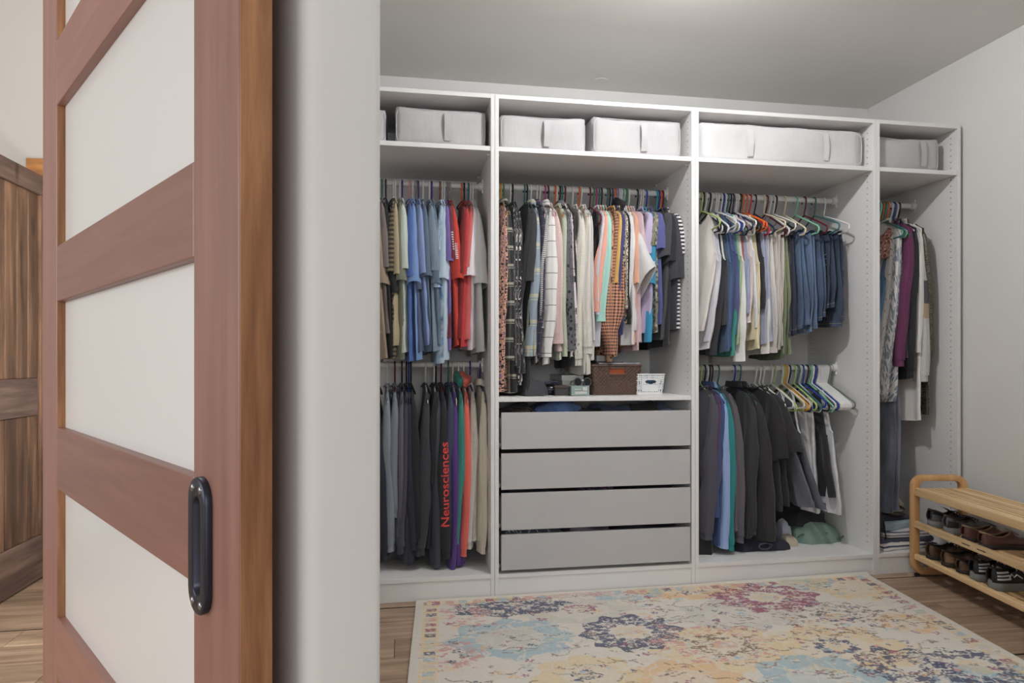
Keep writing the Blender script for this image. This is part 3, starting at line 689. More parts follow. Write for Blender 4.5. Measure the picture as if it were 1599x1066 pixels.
    ('F', 2.2559, 'mint', 'trousers', 'grey long trousers', 'long grey trousers hanging low', (108, 112, 128), ('denim',), None, (-0.0453, 0.28), {'drop': 0.62, 'near': 0.13}),
    ('F', 2.2604, 'mint', 'blouse', 'line print blouse', 'off-white blouse with thin wavy lines', (222, 214, 206), ('lines', (60, 60, 70)), (-0.1117, 1.019), (-0.0259, 0.98), {'b': 0.024, 'hw': 0.125}),
    ('F', 2.267, 'black', 'kimono', 'leaf print kimono', 'white kimono with navy leaf print', (222, 218, 212), ('leaf', (54, 88, 124)), (-0.0954, 0.917), (-0.0375, 0.891), {'b': 0.022, 'hw': 0.165}),
    ('F', 2.2743, 'orange', 'dress', 'denim dress', 'washed blue denim dress', (90, 130, 172), ('denim',), (-0.1447, 1.121), (0.0044, 0.68), {'b': 0.02, 'hw': 0.1}),
    ('F', 2.2907, 'green', 'tunic', 'dark floral dress', 'dark dress with tiny pale flowers', (38, 34, 40), ('floral', (190, 150, 150), (120, 60, 70)), None, (-0.0157, 0.465), {'hw': 0.085}),
    ('F', 2.2948, 'grey', 'tank_top', 'slate strap dress', 'slate grey strap dress', (92, 92, 106), None, None, (-0.0164, 1.121), {'hw': 0.2}),
    ('F', 2.307, 'orange', 'sweater', 'plum sweater', 'plum purple long-sleeved sweater', (112, 40, 88), None, (-0.0665, 1.114), (-0.0247, 1.121), {'b': 0.036}),
    ('F', 2.3317, 'white', 'sweater', 'black cardigan', 'black long cardigan', (32, 32, 38), None, (-0.0334, 1.059), (-0.0181, 1.017), {'b': 0.03}),
    ('F', 2.3502, 'blue', 'sweater', 'color block sweater', 'sweater in grey, charcoal and tan blocks', (206, 204, 202), ('block', (62, 62, 68), (184, 160, 128)), (0.0218, 1.031), (0.034, 1.121), {'b': 0.032}),
    ('F', 2.3646, 'white', 'blouse', 'frilled blouse', 'white blouse with frilled hem', (226, 220, 214), None, (-0.0392, 1.189), (-0.0119, 0.791), {'b': 0.02}),
    ('F', 2.379, 'black', 'dress', 'olive sequin dress', 'olive sequined dress against the panel', (112, 106, 78), ('sequin', (48, 44, 32)), (0.0515, 1.148), (0.0367, 0.825), {'b': 0.02}),
]

# ------------------------------------------------------------------ fabrics
FCACHE = {}
def fabric(col, pat=None, rough=0.85):
    key = (tuple(col), pat, rough)
    if key in FCACHE: return FCACHE[key]
    t = NT('fabric_' + (pat[0] if pat else 'plain'))
    g_ = 0.30 * col[0] + 0.59 * col[1] + 0.11 * col[2]
    col = tuple(g_ + (x - g_) * 0.80 for x in col)
    base = col
    uv = t.uv()
    s = t.sep(uv); U, V = s[0], s[1]
    wr = t.noise(t.mapping(uv, (1, 0.35, 1)), 26, 3, 0.55)
    fine = t.noise(uv, 700, 1)
    c = t.mix(t.noise(uv, 7, 2), rgb(soft(base, 0.95)), rgb(soft(base, 1.05)))
    def stripe(x, period, width, ph=0.0):
        return t.math('LESS_THAN', t.math('FRACT', t.math('MULTIPLY_ADD', x, 1 / period, ph)), width / period)
    bs, bd_, extra = 0.6, 0.006, None
    if pat:
        k = pat[0]
        if k == 'hstripe':
            wv = t.math('ADD', V, t.math('MULTIPLY', t.noise(uv, 9), 0.012))
            c = t.mix(stripe(wv, pat[2], pat[2] * pat[3]), c, rgb(pat[1]))
        elif k == 'plaid':
            l1 = stripe(U, pat[2], pat[3], 0.31); l2 = stripe(V, pat[2] * 1.05, pat[3], 0.1)
            if pat[3] > 0.008:
                l3 = stripe(U, pat[2], pat[3] * 0.3, 0.31 - 0.2); l4 = stripe(V, pat[2] * 1.05, pat[3] * 0.3, -0.1)
                c = t.mix(t.math('MULTIPLY', t.math('MAXIMUM', l3, l4), 0.55), c, rgb(pat[1]))
                f = t.math('MULTIPLY', t.math('ADD', l1, l2), 0.55)
                f = t.math('MINIMUM', f, 1.0)
            else: f = t.math('MULTIPLY', t.math('MAXIMUM', l1, l2), 0.85)
            c = t.mix(f, c, rgb(pat[1]))
        elif k == 'gingham':
            l1 = stripe(U, 0.016, 0.008); l2 = stripe(V, 0.016, 0.008)
            c = t.mix(t.math('MULTIPLY', t.math('ADD', l1, l2), 0.5), c, rgb(pat[1]))
        elif k == 'leopard':
            w = t.node('ShaderNodeVectorMath', operation='ADD'); t.put(w.inputs[0], uv)
            nz = t.node('ShaderNodeTexNoise'); t.put(nz.inputs['Vector'], uv); nz.inputs['Scale'].default_value = 60
            q = t.node('ShaderNodeVectorMath', operation='SCALE'); t.put(q.inputs[0], nz.outputs['Color']); q.inputs['Scale'].default_value = 0.014
            t.put(w.inputs[1], q.outputs[0])
            v = t.voro(w.outputs[0], 42)
            c = t.mix(t.ramp(v, [(0.0, (.35, .35, .35, 1)), (0.16, (1, 1, 1, 1)), (0.36, (1, 1, 1, 1)), (0.40, (0, 0, 0, 1))]), c, rgb(pat[1]))
        elif k == 'floral':
            v = t.voro(uv, 72); cc = t.voro(uv, 72, out='Color')
            h = t.sep(cc)[0]
            f1 = t.math('MULTIPLY', t.math('LESS_THAN', v, 0.52), t.math('LESS_THAN', h, 0.45))
            f2 = t.math('MULTIPLY', t.math('LESS_THAN', v, 0.42), t.math('GREATER_THAN', h, 0.78))
            f3 = t.math('GREATER_THAN', t.noise(uv, 120, 2), 0.56)
            c = t.mix(f3, c, rgb(soft(pat[1], 1.2)))
            c = t.mix(f1, c, rgb(pat[1])); c = t.mix(f2, c, rgb(pat[2]))
        elif k == 'sketch':
            w = t.noise(t.mapping(uv, (1.6, 0.8, 1), rot=(0, 0, 0.7)), 16, 1, 0.4, 1.2)
            f = t.math('LESS_THAN', t.math('ABSOLUTE', t.math('SUBTRACT', t.math('FRACT', t.math('MULTIPLY', w, 6.0)), 0.5)), 0.09)
            f = t.math('MULTIPLY', f, t.math('GREATER_THAN', t.noise(uv, 14, 1), 0.47))
            c = t.mix(f, c, rgb(pat[1]))
        elif k == 'zebra':
            w = t.math('SINE', t.math('MULTIPLY', t.math('ADD', V, t.math('ABSOLUTE', t.math('SUBTRACT', t.math('FRACT', t.math('MULTIPLY', U, 22)), 0.5))), 420))
            w = t.math('SINE', t.math('MULTIPLY_ADD', V, 620, t.math('MULTIPLY', t.math('PINGPONG', U, 0.018), 500)))
            c = t.mix(t.math('GREATER_THAN', w, 0.1), c, rgb(pat[1]))
        elif k == 'dots':
            v = t.voro(uv, 60, rnd=0.3)
            c = t.mix(t.math('LESS_THAN', v, 0.16), c, rgb(pat[1]))
        elif k == 'camo':
            n = t.noise(t.mapping(uv, (1, 1.5, 1)), 34, 2, 0.5)
            c = t.ramp(n, [(0.0, rgb(pat[1])), (0.45, rgb(col)), (0.56, rgb(pat[2]))], 'CONSTANT')
        elif k == 'tiedye':
            n = t.noise(t.mapping(uv, (1, 1.2, 1)), 12, 4, 0.6, 1.0)
            c = t.mix(t.ramp(n, [(0.42, (0, 0, 0, 1)), (0.62, (1, 1, 1, 1))]), c, rgb(pat[1]))
        elif k == 'lines':
            w = t.noise(t.mapping(uv, (1.5, 0.5, 1)), 8, 1, 0.4, 0.8)
            f = t.math('LESS_THAN', t.math('ABSOLUTE', t.math('SUBTRACT', t.math('FRACT', t.math('MULTIPLY', w, 14.0)), 0.5)), 0.06)
            c = t.mix(t.math('MULTIPLY', f, 0.8), c, rgb(pat[1]))
        elif k == 'leaf':
            mp = t.mapping(t.mapping(uv, (1, 1, 1), rot=(0, 0, 0.6)), (2.2, 0.8, 1))
            v = t.voro(mp, 30); h = t.sep(t.voro(mp, 30, out='Color'))[0]
            vein = t.math('GREATER_THAN', t.math('SINE', t.math('MULTIPLY', t.math('ADD', U, V), 700)), -0.5)
            f = t.math('MULTIPLY', t.math('MULTIPLY', t.math('LESS_THAN', v, 0.55), t.math('GREATER_THAN', h, 0.22)), vein)
            c = t.mix(f, c, rgb(pat[1]))
        elif k == 'block':
            c = t.mix(t.math('GREATER_THAN', V, 0.375), c, rgb(pat[1]))
            c = t.mix(t.math('GREATER_THAN', V, 0.50), c, rgb(pat[2]))
            c = t.mix(t.math('GREATER_THAN', V, 0.58), c, rgb(col))
            c = t.mix(t.math('MULTIPLY', t.noise(uv, 90, 3), 0.35), c, rgb(soft(col, 0.55)))
        elif k == 'sequin':
            v = t.voro(uv, 170)
            c = t.mix(t.math('GREATER_THAN', v, 0.45), c, rgb(pat[1])); rough = 0.35
        elif k == 'denim':
            n = t.noise(t.mapping(uv, (2.2, 0.5, 1)), 9, 4, 0.6)
            c = t.mix(t.ramp(n, [(0.35, (0, 0, 0, 1)), (0.7, (1, 1, 1, 1))]), rgb(soft(base, 0.82)), rgb(tuple(min(255, x * 1.18 + 6) for x in base)))
            tw = t.noise(t.mapping(uv, (1, 0.12, 1)), 520, 2)
            c = t.mix(t.math('MULTIPLY', tw, 0.28), c, rgb(tuple(min(255, x * 1.3 + 20) for x in base)))
        elif k == 'heather':
            c = t.mix(t.math('MULTIPLY', t.noise(t.mapping(uv, (1, 0.4, 1)), 420, 2), 0.5), c, rgb(tuple(min(255, x * 1.25) for x in base)))
        elif k == 'knit':
            rows = t.math('SINE', t.math('MULTIPLY_ADD', V, 620, t.math('MULTIPLY', t.math('PINGPONG', U, 0.006), 500)))
            extra = rows
            c = t.mix(t.math('MULTIPLY_ADD', rows, 0.06, 0.06), c, rgb(soft(base, 0.8)))
    h = t.math('MULTIPLY_ADD', wr, 1.0, t.math('MULTIPLY', fine, 0.06))
    if extra is not None: h = t.math('MULTIPLY_ADD', extra, 0.12, h)
    t.set(c, rough, t.bump(h, bs, bd_), Sheen_Weight=0.12)
    FCACHE[key] = t.m
    return t.m

# ------------------------------------------------------------------ clothes hangers
HCOL = {'white': (226, 225, 222), 'teal': (58, 112, 112), 'black': (26, 26, 30), 'grey': (124, 128, 128), 'purple': (66, 44, 128), 'pink': (232, 150, 160),
        'brown': (140, 84, 52), 'silver': (150, 150, 146), 'orange': (228, 104, 36), 'navy': (28, 36, 72), 'maroon': (100, 24, 48), 'blue': (30, 62, 160),
        'cream': (226, 212, 182), 'amber': (236, 158, 50), 'green': (62, 132, 82), 'magenta': (186, 40, 126), 'lavender': (158, 148, 200), 'mint': (138, 204, 168),
        'lime': (190, 210, 130), 'red': (200, 34, 56), 'aqua': (40, 160, 178)}
HM = {k: mat_plain('plastic_' + k, c, 0.32, 10, 0.02) for k, c in HCOL.items()}
def hanger_pts(W):
    hook = []
    for k in range(15):
        a = math.radians(-35 + k * 15.5)
        hook.append((0, 0.0205 * math.cos(a) * 1.0, 0.0215 * math.sin(a) - 0.001))
    # starts at the free tip behind the rail, over the top, then down to the neck at the front
    hook += [(0, -0.0195, -0.018), (0, -0.012, -0.045), (0, -0.002, -0.068), (0, 0, -0.084)]
    hook = [(x, y, z) for x, y, z in hook]
    A = []
    zn, ze, zb = -0.082, -0.082 - 0.46 * W, -0.120 - 0.46 * W
    A += [(0, 0.0, zn), (0, W * 0.5, zn - 0.23 * W), (0, W - 0.01, ze), (0, W + 0.004, ze - 0.010), (0, W + 0.004, zb + 0.012), (0, W - 0.008, zb)]
    A += [(0, 0, zb - 0.002)]
    A += [(0, -y, z) for x, y, z in reversed(A[1:-1])]
    return hook, A
_hk, _ar = hanger_pts(0.205)
HOOK = MB().tube(_hk, 0.0042, 7).mesh('hook')
FRAME = MB().tube(_ar, 0.0046, 7, closed=True).mesh('frame')
FRAME_SLIM = MB().tube(hanger_pts(0.178)[1], 0.0044, 7, closed=True).mesh('frame')
for me_ in (HOOK, FRAME, FRAME_SLIM): me_.materials.append(HM['white'])
def hanger(x, z, col, label, group, y=0.31, rz=0.0, dz=0.0, slim=False, rx=0.0):
    h = thing('clothes_hanger', label, 'hanger', (x, y, z + 0.012 - 0.0165 + dz), rz, group)
    h.rotation_euler = (rx, 0, rz)
    link('hook', HOOK, HM[col], h); link('frame', FRAME_SLIM if slim else FRAME, HM[col], h)
    return h

# ------------------------------------------------------------------ garments
# local frame of a garment: origin at the hanger neck, y across the shoulders (near side -y), z down
def spow(a, p): return np.sign(a) * np.abs(a) ** p

class Rng:
    def __init__(s, seed): s.r = random.Random(seed)
    def u(s, a, b): return s.r.uniform(a, b)

def body_grid(rg, L, hw0, hw1, th, slope, neck=0.07, tank=False, lean=0.0, nu=34, nv=17, fold=0.010, flat_top=False, y0=0.0):
    u = np.linspace(0, 2 * PI, nu, endpoint=False)
    v = np.linspace(0, 1, nv) ** 1.0
    U, V = np.meshgrid(u, v)
    c, s = np.cos(U), np.sin(U)
    HW = hw0 + (hw1 - hw0) * np.clip(V * 1.6, 0, 1) ** 0.8
    Y = HW * spow(c, 0.72) + y0 * V
    an = np.abs(spow(c, 0.72))
    if flat_top:
        zt = -0.004 * an
    else:
        zt = -slope * an ** 1.15
        nd = np.where(s > 0, neck, neck * 0.35)
        yn = np.abs(HW * spow(c, 0.72)) / 0.078
        zt = zt - nd * np.sqrt(np.clip(1 - yn ** 2, 0, 1))
        if tank:
            yt = np.abs(HW * spow(c, 0.72))
            q_ = np.clip((yt - 0.112) / 0.062, 0, 1)
            zt = zt - rg.u(0.15, 0.23) * np.sin(q_ * PI / 2) ** 1.3 - rg.u(.08, .13) * np.clip((0.088 - yt) / 0.05, 0, 1) ** 0.6 * np.where(s > 0, 1.0, 0.7)
    g = np.clip(V / 0.28, 0, 1)
    TH = 0.004 + (th - 0.004) * (3 * g ** 2 - 2 * g ** 3)
    if not flat_top:
        TH = TH + 0.016 * np.clip(1 - np.abs(Y) / 0.09, 0, 1) * np.clip(1 - V * 5, 0, 1)
    k1, k2, k3 = rg.u(26, 36), rg.u(52, 70), rg.u(95, 130)
    p1, p2, p3 = rg.u(0, 6.3), rg.u(0, 6.3), rg.u(0, 6.3)
    F = V ** 0.8 * fold * 1.25 * (np.sin(k1 * Y + p1 + 0.8 * V) + 0.6 * np.sin(k2 * Y + p2 - V) + 0.28 * np.sin(k3 * Y + p3))
    TH2 = TH * (1 + 0.22 * V * np.sin(k2 * Y * 0.8 + p3 + 2 * s))
    X = TH2 * spow(s, 0.85) + F + lean * V ** 1.3
    zh = -L + 0.008 * np.sin(9 * Y + p2) + 0.006 * s
    Z = (1 - V) * zt + V * zh
    Y = Y + 0.006 * np.sin(7 * V + p1) * V + 0.004 * V * np.sin(40 * Z + p3)
    P = np.stack([X, Y, Z], -1)
    # turned hem
    e = P[-1].copy(); ctr = e.mean(0)
    in1 = e.copy(); in1[:, 0] = ctr[0] + (e[:, 0] - F[-1] - ctr[0]) * 0.78 + F[-1]; in1[:, 1] = ctr[1] + (e[:, 1] - ctr[1]) * 0.985
    in2 = in1.copy(); in2[:, 2] += 0.03
    P = np.concatenate([P, in1[None], in2[None]], 0)
    per = np.cumsum(np.r_[0, np.linalg.norm(np.diff(P[nv // 2], axis=0), axis=1)])
    UVu = np.broadcast_to(per[None, :], P.shape[:2]); UVv = -P[..., 2]
    return P, np.stack([UVu, UVv], -1), P[0].copy()

def sleeve_grid(rg, side, hw, slope, end_z, b, dx=0.0, wid=0.135, near=0.0, long=False, puff=False, flutter=False, nt=15, nu=18, out=0.035):
    # ruled ring between an outer edge (over the shoulder) and an inner edge (from the armpit)
    t = np.linspace(0, 1, nt)
    zs = -slope * 0.64
    if flutter:
        oy = -(hw - 0.05) - (0.175) * t ** 1.0; oz = zs + (end_z - zs) * t
        iy = -(hw - 0.065) + 0.03 * t; iz = zs - 0.13 + (end_z - 0.22 - zs + 0.13) * t
    else:
        q = 1 - (1 - t) ** 2.2
        r_ = np.clip(t / 0.22, 0, 1)
        oy = -(hw - 0.060) - 0.060 * np.sin(r_ * PI / 2) - out * q + (0.012 if long else 0.0) * t ** 2
        oz = zs + 0.006 + (end_z - zs - 0.006) * t ** 1.25
        iy0 = -(hw - 0.075)
        ey = oy[-1] + wid
        iy = iy0 + (ey - iy0) * t
        iz = (zs - 0.165) + (end_z + (0.006 if long else -rg.u(0.025, 0.075)) - (zs - 0.165)) * t
    B = 0.010 + (b - 0.010) * np.clip(t / 0.45, 0, 1) ** 0.7
    if not long and not flutter: B = B * (1 + 0.22 * t ** 2)
    if long and not puff:
        B = B * (1 - 0.30 * np.clip((t - 0.5) / 0.5, 0, 1))
    if puff:
        bul = 1 + 1.5 * np.sin(np.clip((t - 0.35) / 0.62, 0, 1) * PI) ** 1.2
        B = B * bul * (1 - 0.35 * np.clip((t - 0.9) / 0.1, 0, 1))
    th = np.linspace(0, 2 * PI, nu, endpoint=False)
    c, s = np.cos(th), np.sin(th)
    my, hy_ = (oy + iy) / 2, (iy - oy) / 2
    mz, hz_ = (oz + iz) / 2, (iz - oz) / 2
    p1, p2, p3 = rg.u(0, 6.3), rg.u(0, 6.3), rg.u(0, 6.3)
    cc = spow(c, 0.62); ss = spow(s, 0.85)
    Y = my[:, None] - hy_[:, None] * cc[None]
    Z = mz[:, None] - hz_[:, None] * cc[None]
    T = t[:, None]
    wr = 1 + 0.22 * T * np.sin(3 * th[None] + p1 + 3 * T) + (0.15 if long else 0.08) * np.sin(17 * T + p2 + th[None]) * np.clip(T * 2, 0, 1)
    swing = dx * T ** 1.1 + (0.010 * np.sin(5.5 * T + p3) * T if long else 0)
    if flutter: swing = dx * T * (0.5 + 0.5 * cc[None])
    X = B[:, None] * ss[None] * wr + swing
    X = X + 0.006 * T * np.sin(38 * Y + p3)
    P = np.stack([X, Y, Z], -1)
    e = P[-1]; ctr = e.mean(0)
    in1 = ctr + (e - ctr) * np.array([0.84, 0.95, 0.95]); in2 = in1 + np.array([0, 0, 0.03])
    P = np.concatenate([P, in1[None], in2[None]], 0)
    per = np.r_[0, np.cumsum(np.linalg.norm(np.diff(P[nt // 2], axis=0), axis=1))]
    per = per - 0.0
    UV = np.stack([np.broadcast_to(per[None], P.shape[:2]) + 0.013, -P[..., 2]], -1)
    if side > 0:
        P = P * np.array([1, -1, 1])
    return P, UV

def ring_tube(ring, r, n=5):
    return MB().tube([tuple(p) for p in ring], r, n, closed=True)

def project_to(mesh, pts):
    bm = bmesh.new(); bm.from_mesh(mesh); tree = BVHTree.FromBMesh(bm); bm.free()
    out = []
    for p in pts:
        h = tree.ray_cast(Vector((p[0], -1.0, p[1])), Vector((0, 1, 0)))
        out.append(None if h[0] is None else h[0] + Vector((0, -0.0012, 0)))
    return out

M['print_white'] = mat_plain('print_white', (226, 222, 218), 0.7)
M['print_red'] = mat_plain('print_red', (222, 70, 66), 0.7)
DENIM_TRIM = mat_plain('denim_thread', (170, 160, 140), 0.8)

def flat_mark(polys, mesh, mat, name, parent):
    V, F = [], []
    for poly in polys:
        pr = project_to(mesh, poly)
        if any(p is None for p in pr): continue
        k = len(V); V += [tuple(p) for p in pr]; F.append(tuple(range(k, k + len(pr))))
    if V:
        return MB().add(V, F).build(name, mat, parent, smooth=False, fix=False)

def lettering(text, mesh, mat, parent, x0, x1, z0, z1):
    # text runs upwards along the sleeve; letter tops point to -x
    cu = bpy.data.curves.new('lettering', 'FONT'); cu.body = text; cu.size = 1.0; cu.fill_mode = 'FRONT'; cu.resolution_u = 3
    cu.offset = 0.012
    ob = bpy.data.objects.new('lettering_source', cu); COL.objects.link(ob)
    dg = bpy.context.evaluated_depsgraph_get()
    me = bpy.data.meshes.new_from_object(ob.evaluated_get(dg))
    bpy.data.objects.remove(ob, do_unlink=True)
    bm = bmesh.new(); bm.from_mesh(me)
    bmesh.ops.subdivide_edges(bm, edges=[e for e in bm.edges if e.calc_length() > 0.12], cuts=2)
    bmesh.ops.triangulate(bm, faces=bm.faces)
    bm.to_mesh(me); bm.free()
    co = np.array([v.co[:] for v in me.vertices])
    lo, hi = co.min(0), co.max(0)
    n = (co - lo) / (hi - lo + 1e-9)
    pts = []
    for a, b_, _ in n:
        z = z0 + a * (z1 - z0)
        xs = x0(z), x1(z)
        pts.append((xs[1] + (xs[0] - xs[1]) * b_, z))
    pr = project_to(mesh, pts)
    for v, p in zip(me.vertices, pr):
        if p is not None: v.co = p
    bm = bmesh.new(); bm.from_mesh(me)
    bmesh.ops.delete(bm, geom=[v for v, p in zip(list(bm.verts), pr) if p is None], context='VERTS')
    bm.to_mesh(me); bm.free()
    return link('lettering', me, mat, parent)

def garment(rail_id, x, z, spec, label, seed):
    kind, col, pat, sl, hem, o = spec
    rg = Rng(seed)
    fm = fabric(col, pat)
    g = thing(kind, label, {'t_shirt': 't-shirt', 'tank_top': 'tank top'}.get(kind, kind), (x, 0.31, z - 0.080), 0.0, None)
    zn = z - 0.080                        # world height of the neck
    if kind in ('trousers', 'jeans'):
        top = -0.134 - o.get('drop', 0.0)
        L = zn - hem[1] + 0.0
        H_ = L + top
        rise = 0.0
        far_ = rg.u(0.10, 0.16)
        nearw = o.get('near', 0.150 + rg.u(-0.006, 0.006))
        yc = (far_ - nearw) / 2; hw = (far_ + nearw) / 2
        legs = []
        for i, (sx, dl_, th_) in enumerate(((-0.008, 0.0, 0.010), (0.010, 0.018, 0.012))):
            P, UV, R0 = body_grid(rg, H_ - dl_, hw, hw + 0.026, th_, 0, fold=0.0085, flat_top=True, lean=hem[0] * 0.8 + sx * 0.6, nu=36, nv=18, y0=-0.022)
            P[..., 0] += sx; P[..., 1] += yc; P[..., 2] += top + 0.006
            legs.append(P)
            MB().grid(P, close_u=True, uvs=UV).build('leg', fm, g)
        # the fold over the hanger bar
        xs = np.linspace(-PI / 2, PI / 2, 9)
        F_ = np.array([[(0.021 * math.sin(a) + 0.001, yc + q * hw * 0.985, top + 0.004 + 0.014 * math.cos(a)) for a in xs] for q in np.linspace(-1, 1, 10)])
        MB().grid(F_, uvs=F_[..., :2]).build('fold', fm, g, fix=True)
        # waistband / stitched hem strip
        e = P[-3].copy(); e[:, 2] += 0.016
        if kind == 'jeans':
            for leg_P in legs:
                for kk in (-3, -4):
                    rg_ = leg_P[-3] + np.array([0, 0, 0.014 if kk == -3 else 0.018])
                    cr = rg_.mean(0)
                MB().tube([tuple(cr + (p - cr) * [1.06, 1.004, 1]) for p in rg_], 0.0011, 4, closed=True).build('hem_stitching', DENIM_TRIM, g)
            sm_ = MB()
            for leg_P in legs:
                j0 = leg_P.shape[1] // 2
                sm_.tube([tuple(p + np.array([-0.0006, -0.0012, 0])) for p in leg_P[1:-2, j0]], 0.0012, 4)
            sm_.build('side_seam', fabric(soft(col, 0.75), ('denim',)), g)['kind'] = 'stuff'
        wb = np.stack([e + (e - e.mean(0)) * [0.10, 0.006, 0], e + (e - e.mean(0)) * [0.12, 0.008, 0] + [0, 0, -0.022]], 0)
        MB().grid(wb, close_u=True, uvs=np.stack([np.broadcast_to(np.linspace(0, .5, wb.shape[1])[None], wb.shape[:2]), -wb[..., 2]], -1)).build('hem_band', fm, g)
        if o.get('fray') or o.get('shred'):
            mb = MB()
            r2 = random.Random(seed)
            for k in range(60 if o.get('fray') else 46):
                yy_ = yc + r2.uniform(-hw * 1.0, hw)
                if o.get('fray'):
                    zz = top - H_ + 0.012; xx = r2.uniform(-0.02, 0.02) + hem[0] * 0.8
                    mb.tube([(xx, yy_, zz + 0.012), (xx + r2.uniform(-.004, .004), yy_ + r2.uniform(-.004, .004), zz - r2.uniform(0.004, 0.016))], 0.0009, 4)
                else:
                    zz = top - r2.uniform(0.10, 0.30); yy_ = yc - hw + r2.uniform(0.005, 0.07)
                    mb.tube([(-0.026, yy_ - 0.012, zz), (-0.030, yy_, zz - 0.003), (-0.026, yy_ + 0.014, zz - 0.002)], 0.0012, 4)
            fr = mb.build('loose_threads', M['print_white'], g); fr['kind'] = 'stuff'
        return g
    L = zn - hem[1]
    tank = sl is None
    slope = 0.088 if not tank else 0.085
    hw0 = o.get('hw', 0.196 if not tank else 0.185)
    hw1 = o.get('hw', 0.196 if not tank else 0.188) + 0.012
    th = o.get('th', 0.021 if kind not in ('sweatshirt', 'hoodie', 'sweater', 'jacket') else 0.026)
    if 'b' in o and o['b'] < 0.019: th = 0.012
    lean = hem[0]
    P, UV, ring = body_grid(rg, L, hw0, hw1, th, slope, neck=0.065 if kind == 't_shirt' else 0.05, tank=tank, lean=lean, fold=0.009 if not tank else 0.008, nu=38 if tank else 34)
    MB().grid(P, close_u=True, uvs=UV).build('body', fm, g)
    if tank:
        tm = fabric(o['trim'], None) if o.get('trim') else fm
        tr_ = ring_tube(ring, 0.0022 if not o.get('trim') else 0.003).build('edge_trim', tm, g)
        if o.get('trim'): tr_['label'] = 'pale piping along neck and armholes'
        return g
    b = o.get('b', 0.024)
    ez = sl[1] - zn
    long = ez < -0.45
    wid = 0.14 if not long else 0.095
    if o.get('puff'): wid = 0.11
    arms = []
    for side in (-1, 1):
        dx = sl[0] * (1 if side < 0 else 0.3) + (0.0 if side < 0 else rg.u(-.01, .01))
        ezz = ez if side < 0 else ez + rg.u(-0.02, 0.02)
        SP, SUV = sleeve_grid(rg, side, hw0, slope, ezz, b, dx, wid, long=long, puff=bool(o.get('puff')), flutter=bool(o.get('flutter')), out=o.get('out', 0.035))
        a = MB().grid(SP, close_u=True, uvs=SUV).build('sleeve', fm, g)
        arms.append(a)
        if long and kind in ('sweatshirt', 'hoodie', 'jacket', 'shirt', 'sweater', 'blouse'):
            e = SP[-4:-2].copy(); ctr = e[1].mean(0)
            r1 = ctr + (e[1] - ctr) * [1.06, 1.03, 1] ; r1[:, 2] += 0.052
            # gathered ribbed cuff
            q = SP[-3]; c0 = q.mean(0)
            ki = 0.9 if kind in ('sweatshirt', 'hoodie', 'jacket', 'sweater') else 1.05
            rings = []
            for zz, kk in ((0.002, ki * 1.02), (-0.004, ki), (-0.030, ki * 0.97), (-0.048, ki), (-0.050, ki * 0.9), (-0.03, ki * 0.88)):
                rr = c0 + (q - c0) * [kk, kk, 0.25]; rr[:, 2] += zz + 0.012
                rings.append(rr)
            rings = np.array(rings)
            u_ = np.broadcast_to(np.linspace(0, 0.22, rings.shape[1])[None], rings.shape[:2])
            MB().grid(rings, close_u=True, uvs=np.stack([u_, -rings[..., 2]], -1)).build('cuff', fm, a)
        elif not long and kind == 't_shirt':
            q = SP[-3]; c0 = q.mean(0)
            rings = np.array([c0 + (q - c0) * [1.03, 1.004, 1] + [0, 0, 0.017], c0 + (q - c0) * [1.05, 1.008, 1] + [0, 0, 0.006], c0 + (q - c0) * [1.02, 1.004, 1] - [0, 0, 0.001]])
            u_ = np.broadcast_to(np.linspace(0, 0.3, rings.shape[1])[None], rings.shape[:2])
            MB().grid(rings, close_u=True, uvs=np.stack([u_, -rings[..., 2]], -1)).build('hem_band', fm, a)
    # collar
    yy_ = np.linspace(0, 2 * PI, 20, endpoint=False)
    if o.get('hood'):
        mb = MB()
        rows = []
        for k, (ry, rx, zz, xo) in enumerate(((0.085, 0.020, -0.020, 0.0), (0.100, 0.030, 0.002, 0.004), (0.092, 0.034, 0.022, 0.008), (0.060, 0.026, 0.036, 0.010), (0.02, 0.010, 0.040, 0.010))):
            rows.append([(rx * math.sin(a) + xo, ry * math.cos(a) * 0.85 - 0.012, zz - 0.012 * abs(math.cos(a)) ** 2 - 0.01 * math.sin(a)) for a in yy_])
        mb.grid(rows, close_u=True); mb.f.append(tuple(range(len(mb.v) - 20, len(mb.v))))
        mb.uv = [(p[0] + p[1], p[2]) for p in mb.v]; mb.has_uv = True
        mb.build('hood', fm, g)
    elif o.get('stand') or kind == 'shirt':
        rows = []
        for k, (f, zz) in enumerate(((1.0, -0.024), (0.96, -0.004), (0.98, 0.010), (1.08, 0.007), (1.22, -0.022))):
            rows.append([(0.023 * f * math.sin(a), 0.072 * f * math.cos(a), zz - 0.018 * max(0, math.sin(a))) for a in yy_])
        mb = MB().grid(rows, close_u=True); mb.uv = [(p[0] + p[1], p[2]) for p in mb.v]; mb.has_uv = True
        mb.build('collar', fm, g)
    else:
        sel = [p for p in ring if abs(p[1]) < 0.085]
        pts = [(0.0215 * math.sin(a), 0.078 * math.cos(a), -0.012 - 0.055 * max(0, math.sin(a)) - 0.018 * max(0, -math.sin(a))) for a in yy_]
        mb = ring_tube(pts, 0.0042, 6); mb.uv = [(p[0] + p[1], p[2]) for p in mb.v]; mb.has_uv = True
        mb.build('collar', fm, g)
    # prints
    near_me = arms[0].data
    cx = lambda zz: sl[0] * max(0.0, min(1, (zz - (-slope)) / (ez + slope))) ** 1.1
    mk = o.get('mark')
